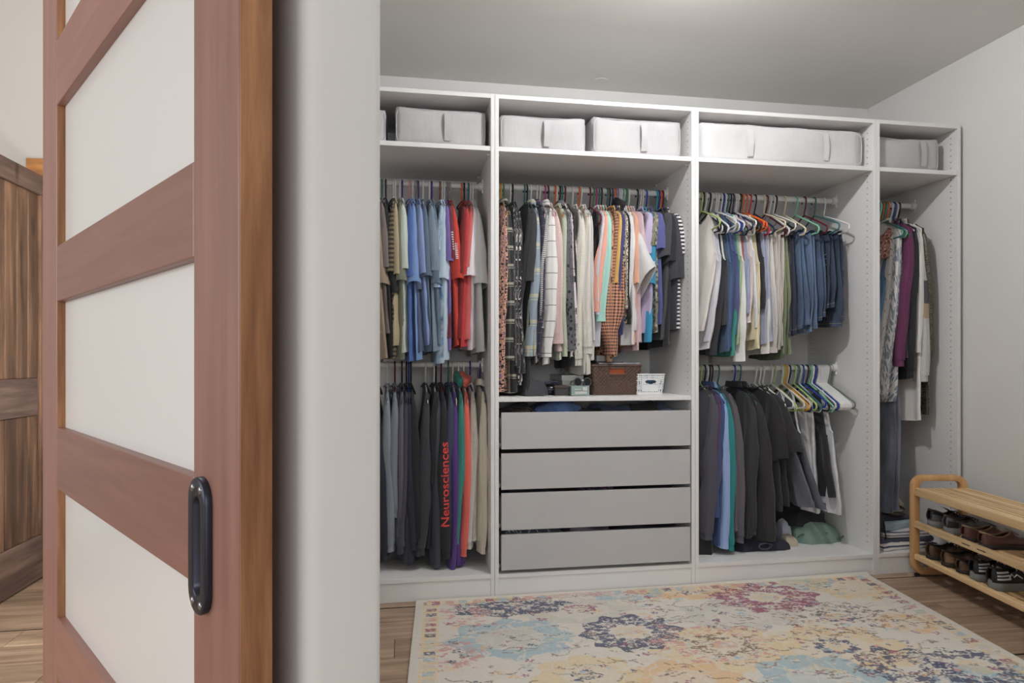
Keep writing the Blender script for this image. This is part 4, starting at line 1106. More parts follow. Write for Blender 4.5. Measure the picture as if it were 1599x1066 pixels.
    if mk == 'chevron':
        polys = []
        for k in range(8):
            z = ez + 0.125 - k * 0.0115
            c0 = cx(z)
            for sx in (-1, 1):
                polys.append([(c0 + sx * 0.0005, z + 0.004), (c0 + sx * 0.0165, z - 0.004), (c0 + sx * 0.0165, z - 0.0095), (c0 + sx * 0.0005, z - 0.0015)])
        flat_mark(polys, near_me, M['print_white'], 'white_chevrons', arms[0])
    elif mk == 'bars':
        polys = []
        for k in range(9):
            z = ez + 0.165 - k * 0.0088; c0 = cx(z)
            polys.append([(c0 - 0.006, z), (c0 + 0.008, z), (c0 + 0.008, z - 0.0048), (c0 - 0.006, z - 0.0048)])
        flat_mark(polys, near_me, M['print_white'], 'white_bars', arms[0])
    elif mk == 'text':
        lettering('Neurosciences', near_me, M['print_red'], arms[0], lambda zz: cx(zz) - 0.020, lambda zz: cx(zz) + 0.020, 0.322 - zn, 0.722 - zn)
    return g

RAILS = {'A': 2.003, 'B': 1.09, 'C': 2.008, 'D': 2.008, 'E': 1.07, 'F': 2.0}
GRP = {'A': 'clothes on the upper rail of the first unit', 'B': 'clothes on the lower rail of the first unit', 'C': 'clothes on the rail above the drawers',
       'D': 'tops and jeans on the upper rail of the third unit', 'E': 'clothes on the lower rail of the third unit', 'F': 'clothes in the narrow unit'}
PHRASE = {'A': 'upper rail beside the entry wall', 'B': 'lower rail beside the entry wall', 'C': 'rail above the drawers', 'D': 'upper rail of the third unit',
          'E': 'lower rail of the third unit', 'F': 'rail of the narrow unit'}
rowsby = {}
for i, r in enumerate(GARMENTS): rowsby.setdefault(r[0], []).append(r)
for rid, rows in rowsby.items():
    gs = [r for r in rows if r[3]]
    for i, r in enumerate(rows):
        _, x, hcol, kind, short, desc, col, pat, sl, hem, o = r
        z = RAILS[rid]
        seed = hash_ = int(abs(x) * 1e4) + ord(rid) * 97
        rnd = random.Random(seed)
        if kind:
            j = gs.index(r)
            a = gs[j - 1][4] if j > 0 else None
            b = gs[j + 1][4] if j + 1 < len(gs) else None
            if a and b: lab = f'{desc}, between the {a} and the {b}'
            else: lab = f'{desc}, at the end next to the {a or b}'
            if len(lab.split()) > 16: lab = f'{desc}, beside the {b or a}'
            gm = garment(rid, x, z, (kind, col, pat, sl, hem, o), lab, seed)
            gm['group'] = GRP[rid]
            hl = f'{hcol} plastic hanger carrying the {short}'
            hanger(x, z, hcol, hl, 'hangers on the ' + PHRASE[rid], rz=math.radians(rnd.uniform(-1.2, 1.2)), slim=sl is not None, rx=math.radians(rnd.uniform(-5, 6)) if sl is None else 0.0)
        else:
            bunch = desc.startswith('*')
            hanger(x, z, hcol, desc.lstrip('*'), 'bunch of white hangers on the low rail' if bunch else 'hangers on the ' + PHRASE[rid],
                   rz=math.radians(rnd.uniform(-2.5, 2.5)) if not bunch else 0.0, rx=math.radians(rnd.uniform(-4, 4)) if not bunch else 0.0)

# ------------------------------------------------------------------ fabric storage boxes on the top shelves
M['boxfab'] = fabric((188, 184, 185), None)
M['boxwhite'] = fabric((212, 210, 210), None)
def soft_box(w, d, h, seed, sag=0.012, n=(15, 9, 9), r=0.022):
    rg = Rng(seed)
    ph = [rg.u(0, 6.3) for _ in range(6)]
    def shell(face):
        # face: axis, sign ; returns grid of points
        ax, sg = face
        na, nb = {0: (n[1], n[2]), 1: (n[0], n[2]), 2: (n[0], n[1])}[ax]
        A = np.linspace(-1, 1, na); B = np.linspace(-1, 1, nb)
        a, b = np.meshgrid(A, B, indexing='ij')
        c = np.full_like(a, sg)
        return {0: np.stack([c, a, b], -1), 1: np.stack([a, c, b], -1), 2: np.stack([a, b, c], -1)}[ax]
    mb = MB()
    for face in ((0, -1), (0, 1), (1, -1), (1, 1), (2, -1), (2, 1)):
        Q = shell(face)
        H3 = np.array([w / 2, d / 2, h / 2])
        P = Q * H3
        inner = np.clip(P, -(H3 - r), H3 - r)
        dlt = P - inner
        ln = np.linalg.norm(dlt, axis=-1, keepdims=True)
        P = inner + np.where(ln > 1e-9, dlt / np.maximum(ln, 1e-9) * np.minimum(ln, r), 0)
        x, y, z = P[..., 0], P[..., 1], P[..., 2]
        qx, qy, qz = Q[..., 0], Q[..., 1], Q[..., 2]
        mid = (1 - qx ** 2) * (1 - qz ** 2)
        if True:
            y = y + np.where(qy < -0.98, 1, 0) * mid * (0.008 * np.sin(11 * x + ph[0]) + 0.005 * np.sin(17 * z + 9 * x + ph[1]))
        top = np.clip((qz - 0.0) / 1.0, 0, 1)
        z = z - top * sag * (1 - qx ** 2) * (0.6 + 0.4 * np.sin(3 * x / w + ph[2])) + top * 0.003 * np.sin(23 * x + ph[3])
        x = x + np.where(np.abs(qx) > 0.98, 1, 0) * np.sign(qx) * -0.006 * (1 - qz ** 2)
        P = np.stack([x, y, z + h / 2], -1)
        mb.grid(P, uvs=np.stack([x + y, z], -1))
    me = mb.mesh('body')
    bm = bmesh.new(); bm.from_mesh(me); bmesh.ops.remove_doubles(bm, verts=bm.verts, dist=2e-4); bmesh.ops.recalc_face_normals(bm, faces=bm.faces); bm.to_mesh(me); bm.free()
    me.shade_smooth()
    return me
def storage_box(label, x0, x1, y0, d, z, h, m, straps, seed, sag=0.012):
    w = x1 - x0
    t = thing('storage_box', label, 'box', ((x0 + x1) / 2, y0 + d / 2, z), 0, 'fabric boxes on the top shelves')
    me = soft_box(w, d, h, seed, sag)
    body = link('body', me, m, t)
    # piping around the front face
    hw, hh = w / 2 - 0.010, h
    pts = []
    for k in range(40):
        a = 2 * PI * k / 40
        c, s = math.cos(a), math.sin(a)
        px = hw * math.copysign(abs(c) ** 0.22, c); pz = (h / 2 - 0.007) * math.copysign(abs(s) ** 0.3, s)
        pz2 = pz + h / 2 - (sag * (1 - (px / (w / 2)) ** 2) * 0.8 if pz > 0 else 0)
        pts.append((px, -d / 2 + 0.006, pz2))
    MB().tube(pts, 0.0028, 5, closed=True).build('piping', m, t)
    for sx in straps:
        st = []
        for k in range(9):
            q = k / 8
            st.append((sx, -d / 2 - 0.006 - 0.010 * math.sin(PI * q) - 0.002, h * (0.14 + 0.70 * q)))
        mb = MB()
        mb.grid([[(p[0] - 0.016, p[1], p[2]), (p[0] + 0.016, p[1], p[2])] for p in st])
        mb.grid([[(p[0] + 0.016, p[1] + 0.002, p[2]), (p[0] - 0.016, p[1] + 0.002, p[2])] for p in st])
        mb.uv = [(p[0], p[2]) for p in mb.v]; mb.has_uv = True
        mb.build('handle_strap', m, t)
SH = 2.118
storage_box('grey fabric box mostly hidden at the entry wall end of the top shelf', -0.955, -0.498, 0.05, 0.46, SH, 0.165, M['boxfab'], [0.0], 1)
storage_box('light grey fabric box with a centre strap above the first unit', -0.465, -0.030, 0.045, 0.47, SH, 0.182, M['boxfab'], [0.03], 2, 0.010)
storage_box('light grey fabric box above the peach dress in the second unit', 0.030, 0.462, 0.05, 0.47, SH, 0.178, M['boxfab'], [0.015], 3, 0.010)
storage_box('light grey fabric box above the black tees, creased by its strap', 0.488, 0.955, 0.05, 0.47, SH, 0.194, M['boxfab'], [0.03], 4, 0.010)
storage_box('long white storage box with two straps above the jeans', 1.045, 1.958, 0.04, 0.50, SH, 0.196, M['boxwhite'], [-0.19, 0.23], 5, 0.006)
storage_box('grey fabric box in the narrow unit with sagging lid', 2.024, 2.425, 0.055, 0.47, SH, 0.190, M['boxfab'], [0.09], 6, 0.022)

# ------------------------------------------------------------------ things on the drawer unit's shelf (z = 0.936)
SZ = 0.936
def taper_shell(w0, w1, d0, d1, h, nz, npx, r=0.02, skip=None, weave=None):
    # four walls of a basket as one grid around a rounded rectangle; rows upward
    def outline(w, d):
        P = rounded([(-w / 2, -d / 2), (w / 2, -d / 2), (w / 2, d / 2), (-w / 2, d / 2)], [r] * 4, 4)
        P = np.array(P + [P[0]])
        L = np.r_[0, np.cumsum(np.linalg.norm(np.diff(P, axis=0), axis=1))]
        q = np.linspace(0, L[-1], npx, endpoint=False)
        return np.stack([np.interp(q, L, P[:, 0]), np.interp(q, L, P[:, 1])], -1)
    rows = []
    for i in range(nz + 1):
        f = i / nz
        o_ = outline(w0 + (w1 - w0) * f, d0 + (d1 - d0) * f)
        if weave is not None:
            nrm = o_ / np.linalg.norm(o_, axis=1, keepdims=True)
            # outward normal of the outline, by finite difference
            tg = np.roll(o_, -1, 0) - np.roll(o_, 1, 0); nn = np.stack([tg[:, 1], -tg[:, 0]], -1); nn /= np.linalg.norm(nn, axis=1, keepdims=True) + 1e-9
            o_ = o_ + nn * weave(i, np.arange(npx))[:, None]
        rows.append(np.c_[o_, np.full(npx, f * h)])
    P = np.array(rows)
    V = P.reshape(-1, 3).tolist(); F = []
    for i in range(nz):
        for j in range(npx):
            if skip and skip(P[i:i + 2, [j, (j + 1) % npx]].reshape(-1, 3).mean(0)): continue
            j2 = (j + 1) % npx
            F.append((i * npx + j, i * npx + j2, (i + 1) * npx + j2, (i + 1) * npx + j))
    return V, F, P
M['wicker'] = mat_plain('brown_wicker', (86, 64, 52), 0.55, 60, 0.16, 0.25, 300)
M['leather_tab'] = mat_plain('orange_leather', (170, 86, 44), 0.5)
wb = thing('wicker_basket', 'brown wicker basket with a handle slot, papers lying on it', 'basket', (0.640, 0.30, SZ + 0.001))
def wv(i, j):
    return 0.0032 * np.where(((j // 3) + (i // 2)) % 2 == 0, 1, -1) * np.abs(np.sin((j % 3 + 0.5) / 3 * PI)) * np.abs(np.sin((i % 2 + 0.5) / 2 * PI))
slot = lambda c: c[1] < -0.1 and abs(c[0] - 0.005) < 0.040 and 0.104 < c[2] < 0.134
V, F, P = taper_shell(0.232, 0.272, 0.30, 0.34, 0.150, 30, 330, skip=slot, weave=wv)
MB().add(V, F).build('woven_wall', M['wicker'], wb, sharp=0)
V2, F2, _ = taper_shell(0.222, 0.262, 0.29, 0.33, 0.148, 2, 60, skip=None)
MB().add([(x, y, z + 0.002) for x, y, z in V2], F2).build('lining', M['leather_tab'], wb)
rim = P[-1]
MB().tube([tuple(p) for p in rim[::4]], 0.0052, 6, closed=True).build('rim', M['wicker'], wb)
MB().box(-0.112, 0.112, -0.146, 0.146, 0.0, 0.006).build('base', M['wicker'], wb, smooth=False)
MB().tube([(-0.036, -0.166, 0.103), (0.046, -0.166, 0.103)], 0.0035, 6).tube([(-0.036, -0.169, 0.136), (0.046, -0.169, 0.136)], 0.0035, 6).build('slot_binding', M['wicker'], wb)

M['plastic_white'] = mat_plain('white_plastic', (228, 228, 228), 0.4)
pb = thing('plastic_basket', 'small white perforated plastic basket', 'basket', (0.823, 0.245, SZ + 0.001))
W1 = 0.158
def holes(c):
    x, y, z = c
    if z < 0.012 or z > 0.098: return False
    if y < -0.06:
        if ((x / 0.030) ** 2 + ((z - 0.066) / 0.010) ** 2) < 1: return True
        if abs(x) < 0.044 and 0.018 < z < 0.084 and not (0.05 < z < 0.056 and abs(x) < .04): return False
    u = x if abs(y) > abs(x) * 1.0 else y
    return (u / 0.0105) % 1 < 0.46 and (z / 0.0105) % 1 < 0.46
V, F, P = taper_shell(0.140, W1, 0.20, 0.22, 0.104, 32, 232, r=0.012, skip=holes)
mb = MB().add(V, F)
me = mb.mesh('wall', sharp=0, fix=False)
link('perforated_wall', me, M['plastic_white'], pb)
MB().tube([tuple(p) for p in P[-1][::3]], 0.0032, 6, closed=True).build('rim', M['plastic_white'], pb)
MB().box(-0.067, 0.067, -0.097, 0.097, 0, 0.003).build('base', M['plastic_white'], pb, smooth=False)
M['denim_dark'] = fabric((40, 70, 100), None)
def lump(w, d, h, seed, n=14, flat=0.35, square=0.5):
    rg = Rng(seed); ph = [rg.u(0, 6.3) for _ in range(8)]
    rows = []
    for i in range(n):
        f = i / (n - 1); a = f * PI / 2 * 1.0
        rad = math.cos(a) ** flat if i < n - 1 else 0.02
        z = math.sin(a) ** 0.9
        row = []
        for j in range(22):
            b = 2 * PI * j / 22
            c, s = math.cos(b), math.sin(b)
            k = 1 + 0.08 * math.sin(3 * b + ph[0] + 2 * f) + 0.05 * math.sin(7 * b + ph[1] + 3 * f)
            x = w / 2 * rad * math.copysign(abs(c) ** square, c) * k; y = d / 2 * rad * math.copysign(abs(s) ** square, s) * k
            zz = h * z * (1 + 0.16 * math.sin(16 * x + ph[2]) * f + 0.12 * math.sin(23 * y + 9 * x + ph[3]) * f)
            row.append((x, y, zz))
        rows.append(row)
    mb = MB().grid(rows, close_u=True)
    mb.f.append(tuple(range(len(mb.v) - 22, len(mb.v)))); mb.f.append(tuple(range(22))[::-1])
    mb.uv = [(p[0] + p[1] * .5, p[2]) for p in mb.v]; mb.has_uv = True
    return mb
def cloth(name, label, cat, x, y, z, w, d, h, col, seed, rz=0.0, pat=None, group=None, **kw):
    o = lump(w, d, h, seed, **kw).build(name, fabric(col, pat), None)
    o.location = (x, y, z); o.rotation_euler = (0, 0, rz)
    return tag(o, label, cat, group)
cloth('folded_scarf', 'dark teal blue cloth filling the white plastic basket', 'scarf', 0.823, 0.245, SZ + 0.005, 0.125, 0.18, 0.092, (36, 74, 100), 11)

M['paper'] = mat_plain('paper', (200, 198, 194), 0.7)
M['card_dark'] = mat_plain('dark_card', (58, 54, 56), 0.6)
for k, (nm, lab, cat, x0, x1, y0, y1, z0, z1, m) in enumerate([
        ('folder', 'grey white paper folder lying across the wicker basket', 'folder', 0.56, 0.775, 0.17, 0.44, 0.0, 0.006, (186, 186, 188)),
        ('booklet', 'dark booklet under leopard hems on the wicker basket', 'booklet', 0.555, 0.70, 0.20, 0.42, 0.0062, 0.0125, (62, 58, 60)),
        ('paper_box', 'flat pale box on top of the wicker basket', 'box', 0.562, 0.642, 0.22, 0.40, 0.0128, 0.043, (196, 196, 200))]):
    base = SZ + 0.1575
    o = MB().box(x0, x1, y0, y1, base + z0, base + z1).build(nm, mat_plain(nm + '_board', m, 0.6), None, smooth=False, bevel=0.0015)
    tag(o, lab, cat)
# clear plastic case with label
M['clear'] = NT('clear_plastic').set(rgb((186, 205, 200)), 0.12, Alpha=0.55, IOR=1.4)
M['labelgrey'] = mat_plain('case_label', (150, 160, 156), 0.5)
cs = thing('plastic_case', 'clear greenish plastic case with a pale label', 'case', (0.437, 0.135, SZ + 0.001))
MB().box(-0.046, 0.046, -0.055, 0.055, 0, 0.05).build('shell', M['clear'], cs, smooth=False, bevel=0.002)
MB().box(-0.042, 0.042, -0.050, 0.050, 0.004, 0.045).build('contents', mat_plain('case_inside', (112, 134, 128), 0.6), cs, smooth=False, bevel=0.004)
MB().box(-0.028, 0.032, -0.0562, -0.0554, 0.010, 0.022).box(0.012, 0.034, -0.0562, -0.0554, 0.026, 0.043).box(-0.03, 0.004, -0.0562, -0.0554, 0.030, 0.034).build('label_strip', M['paper'], cs, smooth=False)
bx = thing('shoe_box', 'white lidded cardboard box behind the clear plastic case', 'box', (0.437, 0.36, SZ + 0.001))
MB().box(-0.055, 0.055, -0.13, 0.13, 0, 0.078).build('body', M['paper'], bx, smooth=False, bevel=0.002)
MB().box(-0.058, 0.058, -0.133, 0.133, 0.070, 0.100).build('lid', M['plastic_white'], bx, smooth=False, bevel=0.003)
db = thing('dark_box', 'small dark brown box beside the clear plastic case', 'box', (0.352, 0.16, SZ + 0.001))
MB().box(-0.036, 0.036, -0.05, 0.05, 0, 0.036).build('body', M['card_dark'], db, smooth=False, bevel=0.003)
MB().box(-0.0375, 0.0375, -0.0515, 0.0515, 0.0365, 0.050).build('lid', mat_plain('dark_brown_card', (74, 58, 52), 0.6), db, smooth=False, bevel=0.003)
# sunglasses resting on the clear case
sg = thing('sunglasses', 'chrome-edged dark sunglasses lying on the clear plastic case', 'sunglasses', (0.452, 0.125, SZ + 0.0515))
M['lens'] = mat_plain('dark_lens', (30, 30, 36), 0.1)
for sx in (-0.024, 0.024):
    P = capsule(sx, 0.018, 0.019, 0.020)
    mb = MB().grid([[(x, -0.032, z) for x, z in P], [(x, -0.029, z) for x, z in P]], close_u=True)
    mb.f += [tuple(range(len(P)))[::-1], tuple(range(len(P), 2 * len(P)))]
    mb.build('lens', M['lens'], sg, sharp=30)
    MB().tube([(x, -0.0305, z) for x, z in P], 0.0022, 6, closed=True).build('rim', M['steel'], sg)
    MB().tube([(sx * 1.75, -0.030, 0.026), (sx * 1.8, 0.02, 0.020), (sx * 1.8, 0.045, 0.004)], 0.0022, 6).build('temple', M['steel'], sg)
MB().tube([(-0.006, -0.031, 0.024), (0.006, -0.031, 0.024)], 0.002, 6).build('bridge', M['steel'], sg)
# black eyewear case with shiny dome
ec = thing('eyeglass_case', 'glossy black rounded eyeglass case on the shelf', 'case', (0.305, 0.20, SZ + 0.001))
M['gloss_black'] = mat_plain('gloss_black', (26, 28, 34), 0.15)
def pill(w, d, h):
    rows = []
    for i in range(9):
        a = -PI / 2 + PI * i / 8
        rr = max(0.02, math.cos(a) ** 0.6); z = h / 2 + h / 2 * math.sin(a)
        rows.append([(w / 2 * rr * math.copysign(abs(math.cos(b)) ** .7, math.cos(b)), d / 2 * rr * math.copysign(abs(math.sin(b)) ** .7, math.sin(b)), z) for b in np.linspace(0, 2 * PI, 24, endpoint=False)])
    mb = MB().grid(rows, close_u=True); mb.f += [tuple(range(24))[::-1], tuple(range(len(mb.v) - 24, len(mb.v)))]
    return mb
pill(0.082, 0.13, 0.058).build('shell', M['gloss_black'], ec)
MB().tube([(0.0425 * math.cos(a), 0.066 * math.sin(a), 0.029) for a in np.linspace(0, 2 * PI, 28, endpoint=False)], 0.0022, 5, closed=True).build('hinge_seam', M['card_dark'], ec)
MB().tube([(-0.035, -0.055, 0.050), (-0.03, -0.06, 0.066), (0.0, -0.062, 0.070), (0.03, -0.06, 0.066), (0.036, -0.055, 0.050)], 0.0035, 6).build('loop_handle', mat_plain('navy_cord', (40, 50, 84), 0.6), ec)
cloth('fabric_pouch', 'charcoal fabric pouch slumped beside the black dress hem', 'pouch', 0.222, 0.17, SZ + 0.001, 0.125, 0.13, 0.085, (62, 60, 66), 21, flat=0.9)
pc = MB().box(0.26, 0.375, 0.045, 0.145, SZ + 0.0006, SZ + 0.0016).build('paper_sheet', M['paper'], None, smooth=False)
tag(pc, 'loose white paper sheet lying near the shelf edge', 'paper')

# ------------------------------------------------------------------ drawer contents
ci = 0
for (z0, z1), items in zip(DZ, [
        [('folded_shirt', 'dark brown print cloth in the top drawer', 0.13, 0.20, 0.20, .30, .155, (72, 62, 58), ('floral', (40, 34, 34), (120, 104, 92))),
         ('folded_jeans', 'blue denim filling the top drawer', 0.34, 0.24, 0.30, .34, .160, (62, 86, 130), ('denim',)),
         ('cap', 'flat black cap in the top drawer', 0.50, 0.14, 0.16, .16, .175, (26, 26, 30), None),
         ('folded_trousers', 'slate blue folded cloth in the top drawer', 0.66, 0.26, 0.24, .30, .158, (66, 80, 108), ('denim',)),
         ('bra', 'black moulded bra on the slate blue cloth', 0.79, 0.15, 0.15, .15, .185, (40, 38, 40), None),
         ('folded_jeans', 'grey blue cloth at the end of the top drawer', 0.90, 0.26, 0.12, .30, .150, (84, 98, 122), ('denim',))],
        [('folded_shirt', 'black folded clothes in the second drawer', 0.25, 0.24, 0.40, .40, .158, (30, 28, 32), None),
         ('folded_shirt', 'dark purple black folded clothes in the second drawer', 0.70, 0.24, 0.46, .40, .158, (40, 34, 44), None)],
        [('folded_shirt', 'plain dark clothes in the third drawer', 0.25, 0.24, 0.40, .40, .158, (32, 30, 36), None),
         ('folded_blouse', 'dark floral clothes in the third drawer', 0.52, 0.22, 0.22, .34, .166, (60, 56, 76), ('floral', (170, 110, 150), (70, 140, 170))),
         ('folded_shirt', 'black clothes at the end of the third drawer', 0.81, 0.24, 0.28, .40, .152, (26, 24, 30), None)],
        [('folded_blouse', 'black and white swirl print cloth in the lowest drawer', 0.20, 0.22, 0.30, .38, .160, (60, 62, 70), ('sketch', (200, 200, 205))),
         ('folded_shirt', 'dusty lilac cloth in the lowest drawer', 0.49, 0.22, 0.24, .38, .160, (110, 96, 116), None),
         ('folded_shirt', 'dark navy cloth at the end of the lowest drawer', 0.80, 0.24, 0.30, .40, .150, (34, 32, 44), None)]]):
    for nm, lab, x, y, w, d_, h, col, pat in items:
        ci += 1
        cloth(nm, lab, 'clothes', x, y, z0 + 0.019, w, d_, h + 0.006, tuple(min(255, q * 1.35 + 8) for q in col), 100 + ci, 0, pat, 'clothes in the drawers', flat=0.22, square=0.4)

# ------------------------------------------------------------------ floor of the third unit (z = 0.108)
FZ = 0.1085
gp = thing('puffer_bag', 'sage green puffy folded bag on the unit floor', 'bag', (1.845, 0.36, FZ), 0)
lump(0.30, 0.26, 0.105, 31, flat=0.45, square=0.45).build('body', fabric((116, 148, 132), None, 0.6), gp)
MB().tube([(-0.14 + 0.02 * k, -0.12 - 0.004 * math.sin(k), 0.035 + 0.02 * math.sin(k * .9)) for k in range(15)], 0.004, 5).build('seam', fabric((70, 104, 90), None, 0.6), gp)
cloth('folded_trousers', 'black trousers folded on top of the green puffy bag', 'trousers', 1.80, 0.38, FZ + 0.088, 0.27, 0.22, 0.085, (36, 34, 38), 32, 0.1, flat=0.4)
nt = thing('dropped_trousers', 'navy drawstring trousers dropped on the unit floor', 'trousers', (1.46, 0.215, FZ))
lump(0.30, 0.16, 0.055, 33, flat=0.5).build('body', fabric((34, 36, 54), None), nt)
cord = []
for k in range(40):
    a = k / 39 * 4 * PI
    cord.append((-0.01 + 0.045 * math.cos(a) * (1 - k / 90), -0.086 - 0.006 * math.sin(a * .5), 0.030 + 0.016 * math.sin(a)))
MB().tube(cord, 0.0028, 6).build('drawstring', fabric((70, 72, 92), None), nt)
cloth('leather_bag', 'black leather bag standing in the corner of the unit floor', 'bag', 1.10, 0.27, FZ, 0.14, 0.30, 0.16, (30, 28, 30), 34, flat=0.35)
cloth('beige_scarf', 'beige scarf end trailing beside the green puffy bag', 'scarf', 1.645, 0.235, FZ, 0.075, 0.09, 0.07, (200, 184, 158), 35, flat=1.0)
cloth('pale_cloth', 'pale grey crumpled cloth above the beige scarf', 'cloth', 1.675, 0.33, FZ, 0.06, 0.10, 0.125, (196, 200, 212), 36, flat=0.8)
cloth('dropped_sweater', 'dark navy sweater crumpled at the back of the first unit floor', 'sweater', -0.66, 0.30, FZ, 0.26, 0.24, 0.07, (34, 42, 66), 37)

# ------------------------------------------------------------------ floor of the narrow unit
stack = [('folded_towel', 'pale cream and navy folded cloth at the bottom of the pile', 2.235, .165, .36, .24, .030, (214, 204, 196), .06, ('hstripe', (60, 66, 92), .02, .4)),
         ('folded_cardigan', 'navy edged folded cardigan second from the floor in the pile', 2.24, .195, .34, .25, .030, (74, 78, 100), .02, None),
         ('folded_blanket', 'blush and slate striped folded blanket in the pile', 2.25, .215, .33, .25, .034, (206, 196, 196), -.05, ('hstripe', (88, 92, 108), .014, .35)),
         ('folded_sweater', 'pale blue green folded sweater near the top of the pile', 2.26, .235, .30, .24, .036, (150, 172, 178), .04, None),
         ('folded_vest', 'dark grey folded vest on top of the pile', 2.25, .27, .25, .22, .030, (58, 62, 74), 0, None)]
zc = FZ
for i, (nm, lab, x, y, w, d_, h, col, rz, pat) in enumerate(stack):
    cloth(nm, lab, 'clothes', x, y, zc, w, d_, h, col, 60 + i, rz, pat, 'folded clothes on the narrow unit floor', flat=0.18, square=0.3)
    zc += h * 0.93
cloth('grey_bag', 'charcoal slouchy bag under the long grey trousers', 'bag', 2.10, 0.20, FZ, 0.13, 0.17, 0.225, (56, 54, 58), 70, flat=0.4)
MB_ = MB().tube([(2.075, 0.105, FZ + 0.13), (2.08, 0.085, FZ + 0.07), (2.10, 0.075, FZ + 0.008), (2.125, 0.088, FZ + 0.06), (2.13, 0.11, FZ + 0.14)], 0.0035, 6)
o = MB_.build('bag_strap', M['gloss_black'], None); tag(o, 'thin black strap looped on the floor in front of the charcoal bag', 'strap')
# sandal on the pile
sd = thing('sandal', 'beige ornamented slide sandal on top of the folded pile', 'sandal', (2.285, 0.27, zc + 0.004), -0.35)
M['beige'] = mat_plain('beige_leather', (178, 164, 138), 0.6, 40, 0.08)
pr = rounded([(-0.045, -0.13), (0.04, -0.13), (0.05, 0.13), (-0.04, 0.13)], [0.04, 0.035, 0.045, 0.035], 8)
MB().prism(pr, 0, 0.022).build('sole', mat_plain('dark_sole', (70, 60, 52), 0.7), sd, bevel=0.004)
MB().prism([(x * .95, y * .96) for x, y in pr], 0.0222, 0.030).build('footbed', M['beige'], sd, bevel=0.002)
mb = MB().grid([[(0.052 * math.cos(a) + 0.003, y, 0.024 + 0.055 * math.sin(a) * k) for a in np.linspace(PI, 0, 14)] for y, k in ((-0.10, .6), (-0.06, 1.0), (0.0, 1.15), (0.03, 1.1))])
mb.build('upper_strap', M['beige'], sd)
st = MB()
for k in range(26):
    a = 0.35 + 2.4 * (k % 13) / 12; y = -0.055 + 0.05 * (k // 13)
    st.box(0.054 * math.cos(a) - .003, 0.054 * math.cos(a) + .009, y - .004, y + .004, 0.024 + 0.062 * math.sin(a), 0.031 + 0.062 * math.sin(a))
q = st.build('bead_trim', mat_plain('pearl_beads', (206, 196, 176), 0.3), sd); q['kind'] = 'stuff'
MB().tube([(0.05, 0.06, 0.02), (0.07, 0.10, 0.05), (0.055, 0.145, 0.055), (0.0, 0.165, 0.05), (-0.05, 0.14, 0.05), (-0.055, 0.09, 0.04), (-0.045, 0.06, 0.02)], 0.007, 7).build('heel_strap', M['beige'], sd)

# ------------------------------------------------------------------ bamboo shoe bench
BR = -math.radians(9.3)
BX, BYY = 2.165, -0.03
bn = thing('shoe_bench', 'bamboo shoe bench with a slatted seat and two shoe tiers', 'bench', (BX, BYY, 0), BR)
BW, BL = 0.285, 0.95
def loop(yc, th=0.036):
    w = 0.036
    ro = rounded([(0, 0.012), (BW, 0.012), (BW, 0.522), (0, 0.522)], [0.06] * 4, 8)
    ri = rounded([(w, 0.012 + 0.034), (BW - w, 0.046), (BW - w, 0.522 - 0.030), (w, 0.492)], [0.03] * 4, 8)
    n = len(ro); V = []; F = []
    for y in (yc - th / 2, yc + th / 2):
        V += [(x, y, z) for x, z in ro] + [(x, y, z) for x, z in ri]
    for i in range(n):
        j = (i + 1) % n
        F += [(i, j, n + j, n + i), (2 * n + i, 3 * n + i, 3 * n + j, 2 * n + j), (i, 2 * n + i, 2 * n + j, j), (n + i, n + j, 3 * n + j, 3 * n + i)]
    return MB().add(V, F)
for yc in (-0.018, -BL + 0.018):
    lp = loop(yc).build('end_frame', M['bamboo_z'], bn, bevel=0.005, sharp=30)
    for x in (0.03, BW - 0.03):
        MB().tube([(x, yc, 0.0), (x, yc, 0.013)], 0.012, 10).build('foot', M['gap'], lp)
tiers = [(0.093, 0.121, 0.022), (0.256, 0.290, 0.022), (0.420, 0.459, 0.024)]
for ti, (z0, z1, w) in enumerate(tiers):
    for x0 in (0.004, BW - 0.004 - w):
        MB().box(x0, x0 + w, -BL + 0.036, -0.036, z0, z1 if x0 < 0.1 or ti == 2 else z0 + 0.019).build(('lower_rail', 'middle_rail', 'seat_rail')[ti], M['bamboo_y'], bn, smooth=False, bevel=0.004)
    ns = 7 if ti == 2 else 5
    a, b = 0.004 + w + 0.008, BW - 0.004 - w - 0.008
    sw = 0.022
    for k in range(ns):
        x = a + (b - a - sw) * k / (ns - 1)
        zt = z1 - 0.002 if ti == 2 else z0 + 0.020
        MB().box(x, x + sw, -BL + 0.034, -0.034, zt - 0.012, zt).build('slat', M['bamboo_y'], bn, smooth=False, bevel=0.0025)
    for yq in (-0.25, -0.62):
        zt = (z1 - 0.0145) if ti == 2 else z0 + 0.0078
        MB().box(0.026, BW - 0.026, yq - 0.012, yq + 0.012, zt - 0.012, zt).build('cross_bar', M['bamboo_z'], bn, smooth=False)
mb = MB()
for y0 in (-0.40, -0.50):
    mb.box(0.0034, 0.0040, y0 - 0.055, y0, 0.272, 0.276)
mb.build('slot_marks', M['gap'], bn, smooth=False)

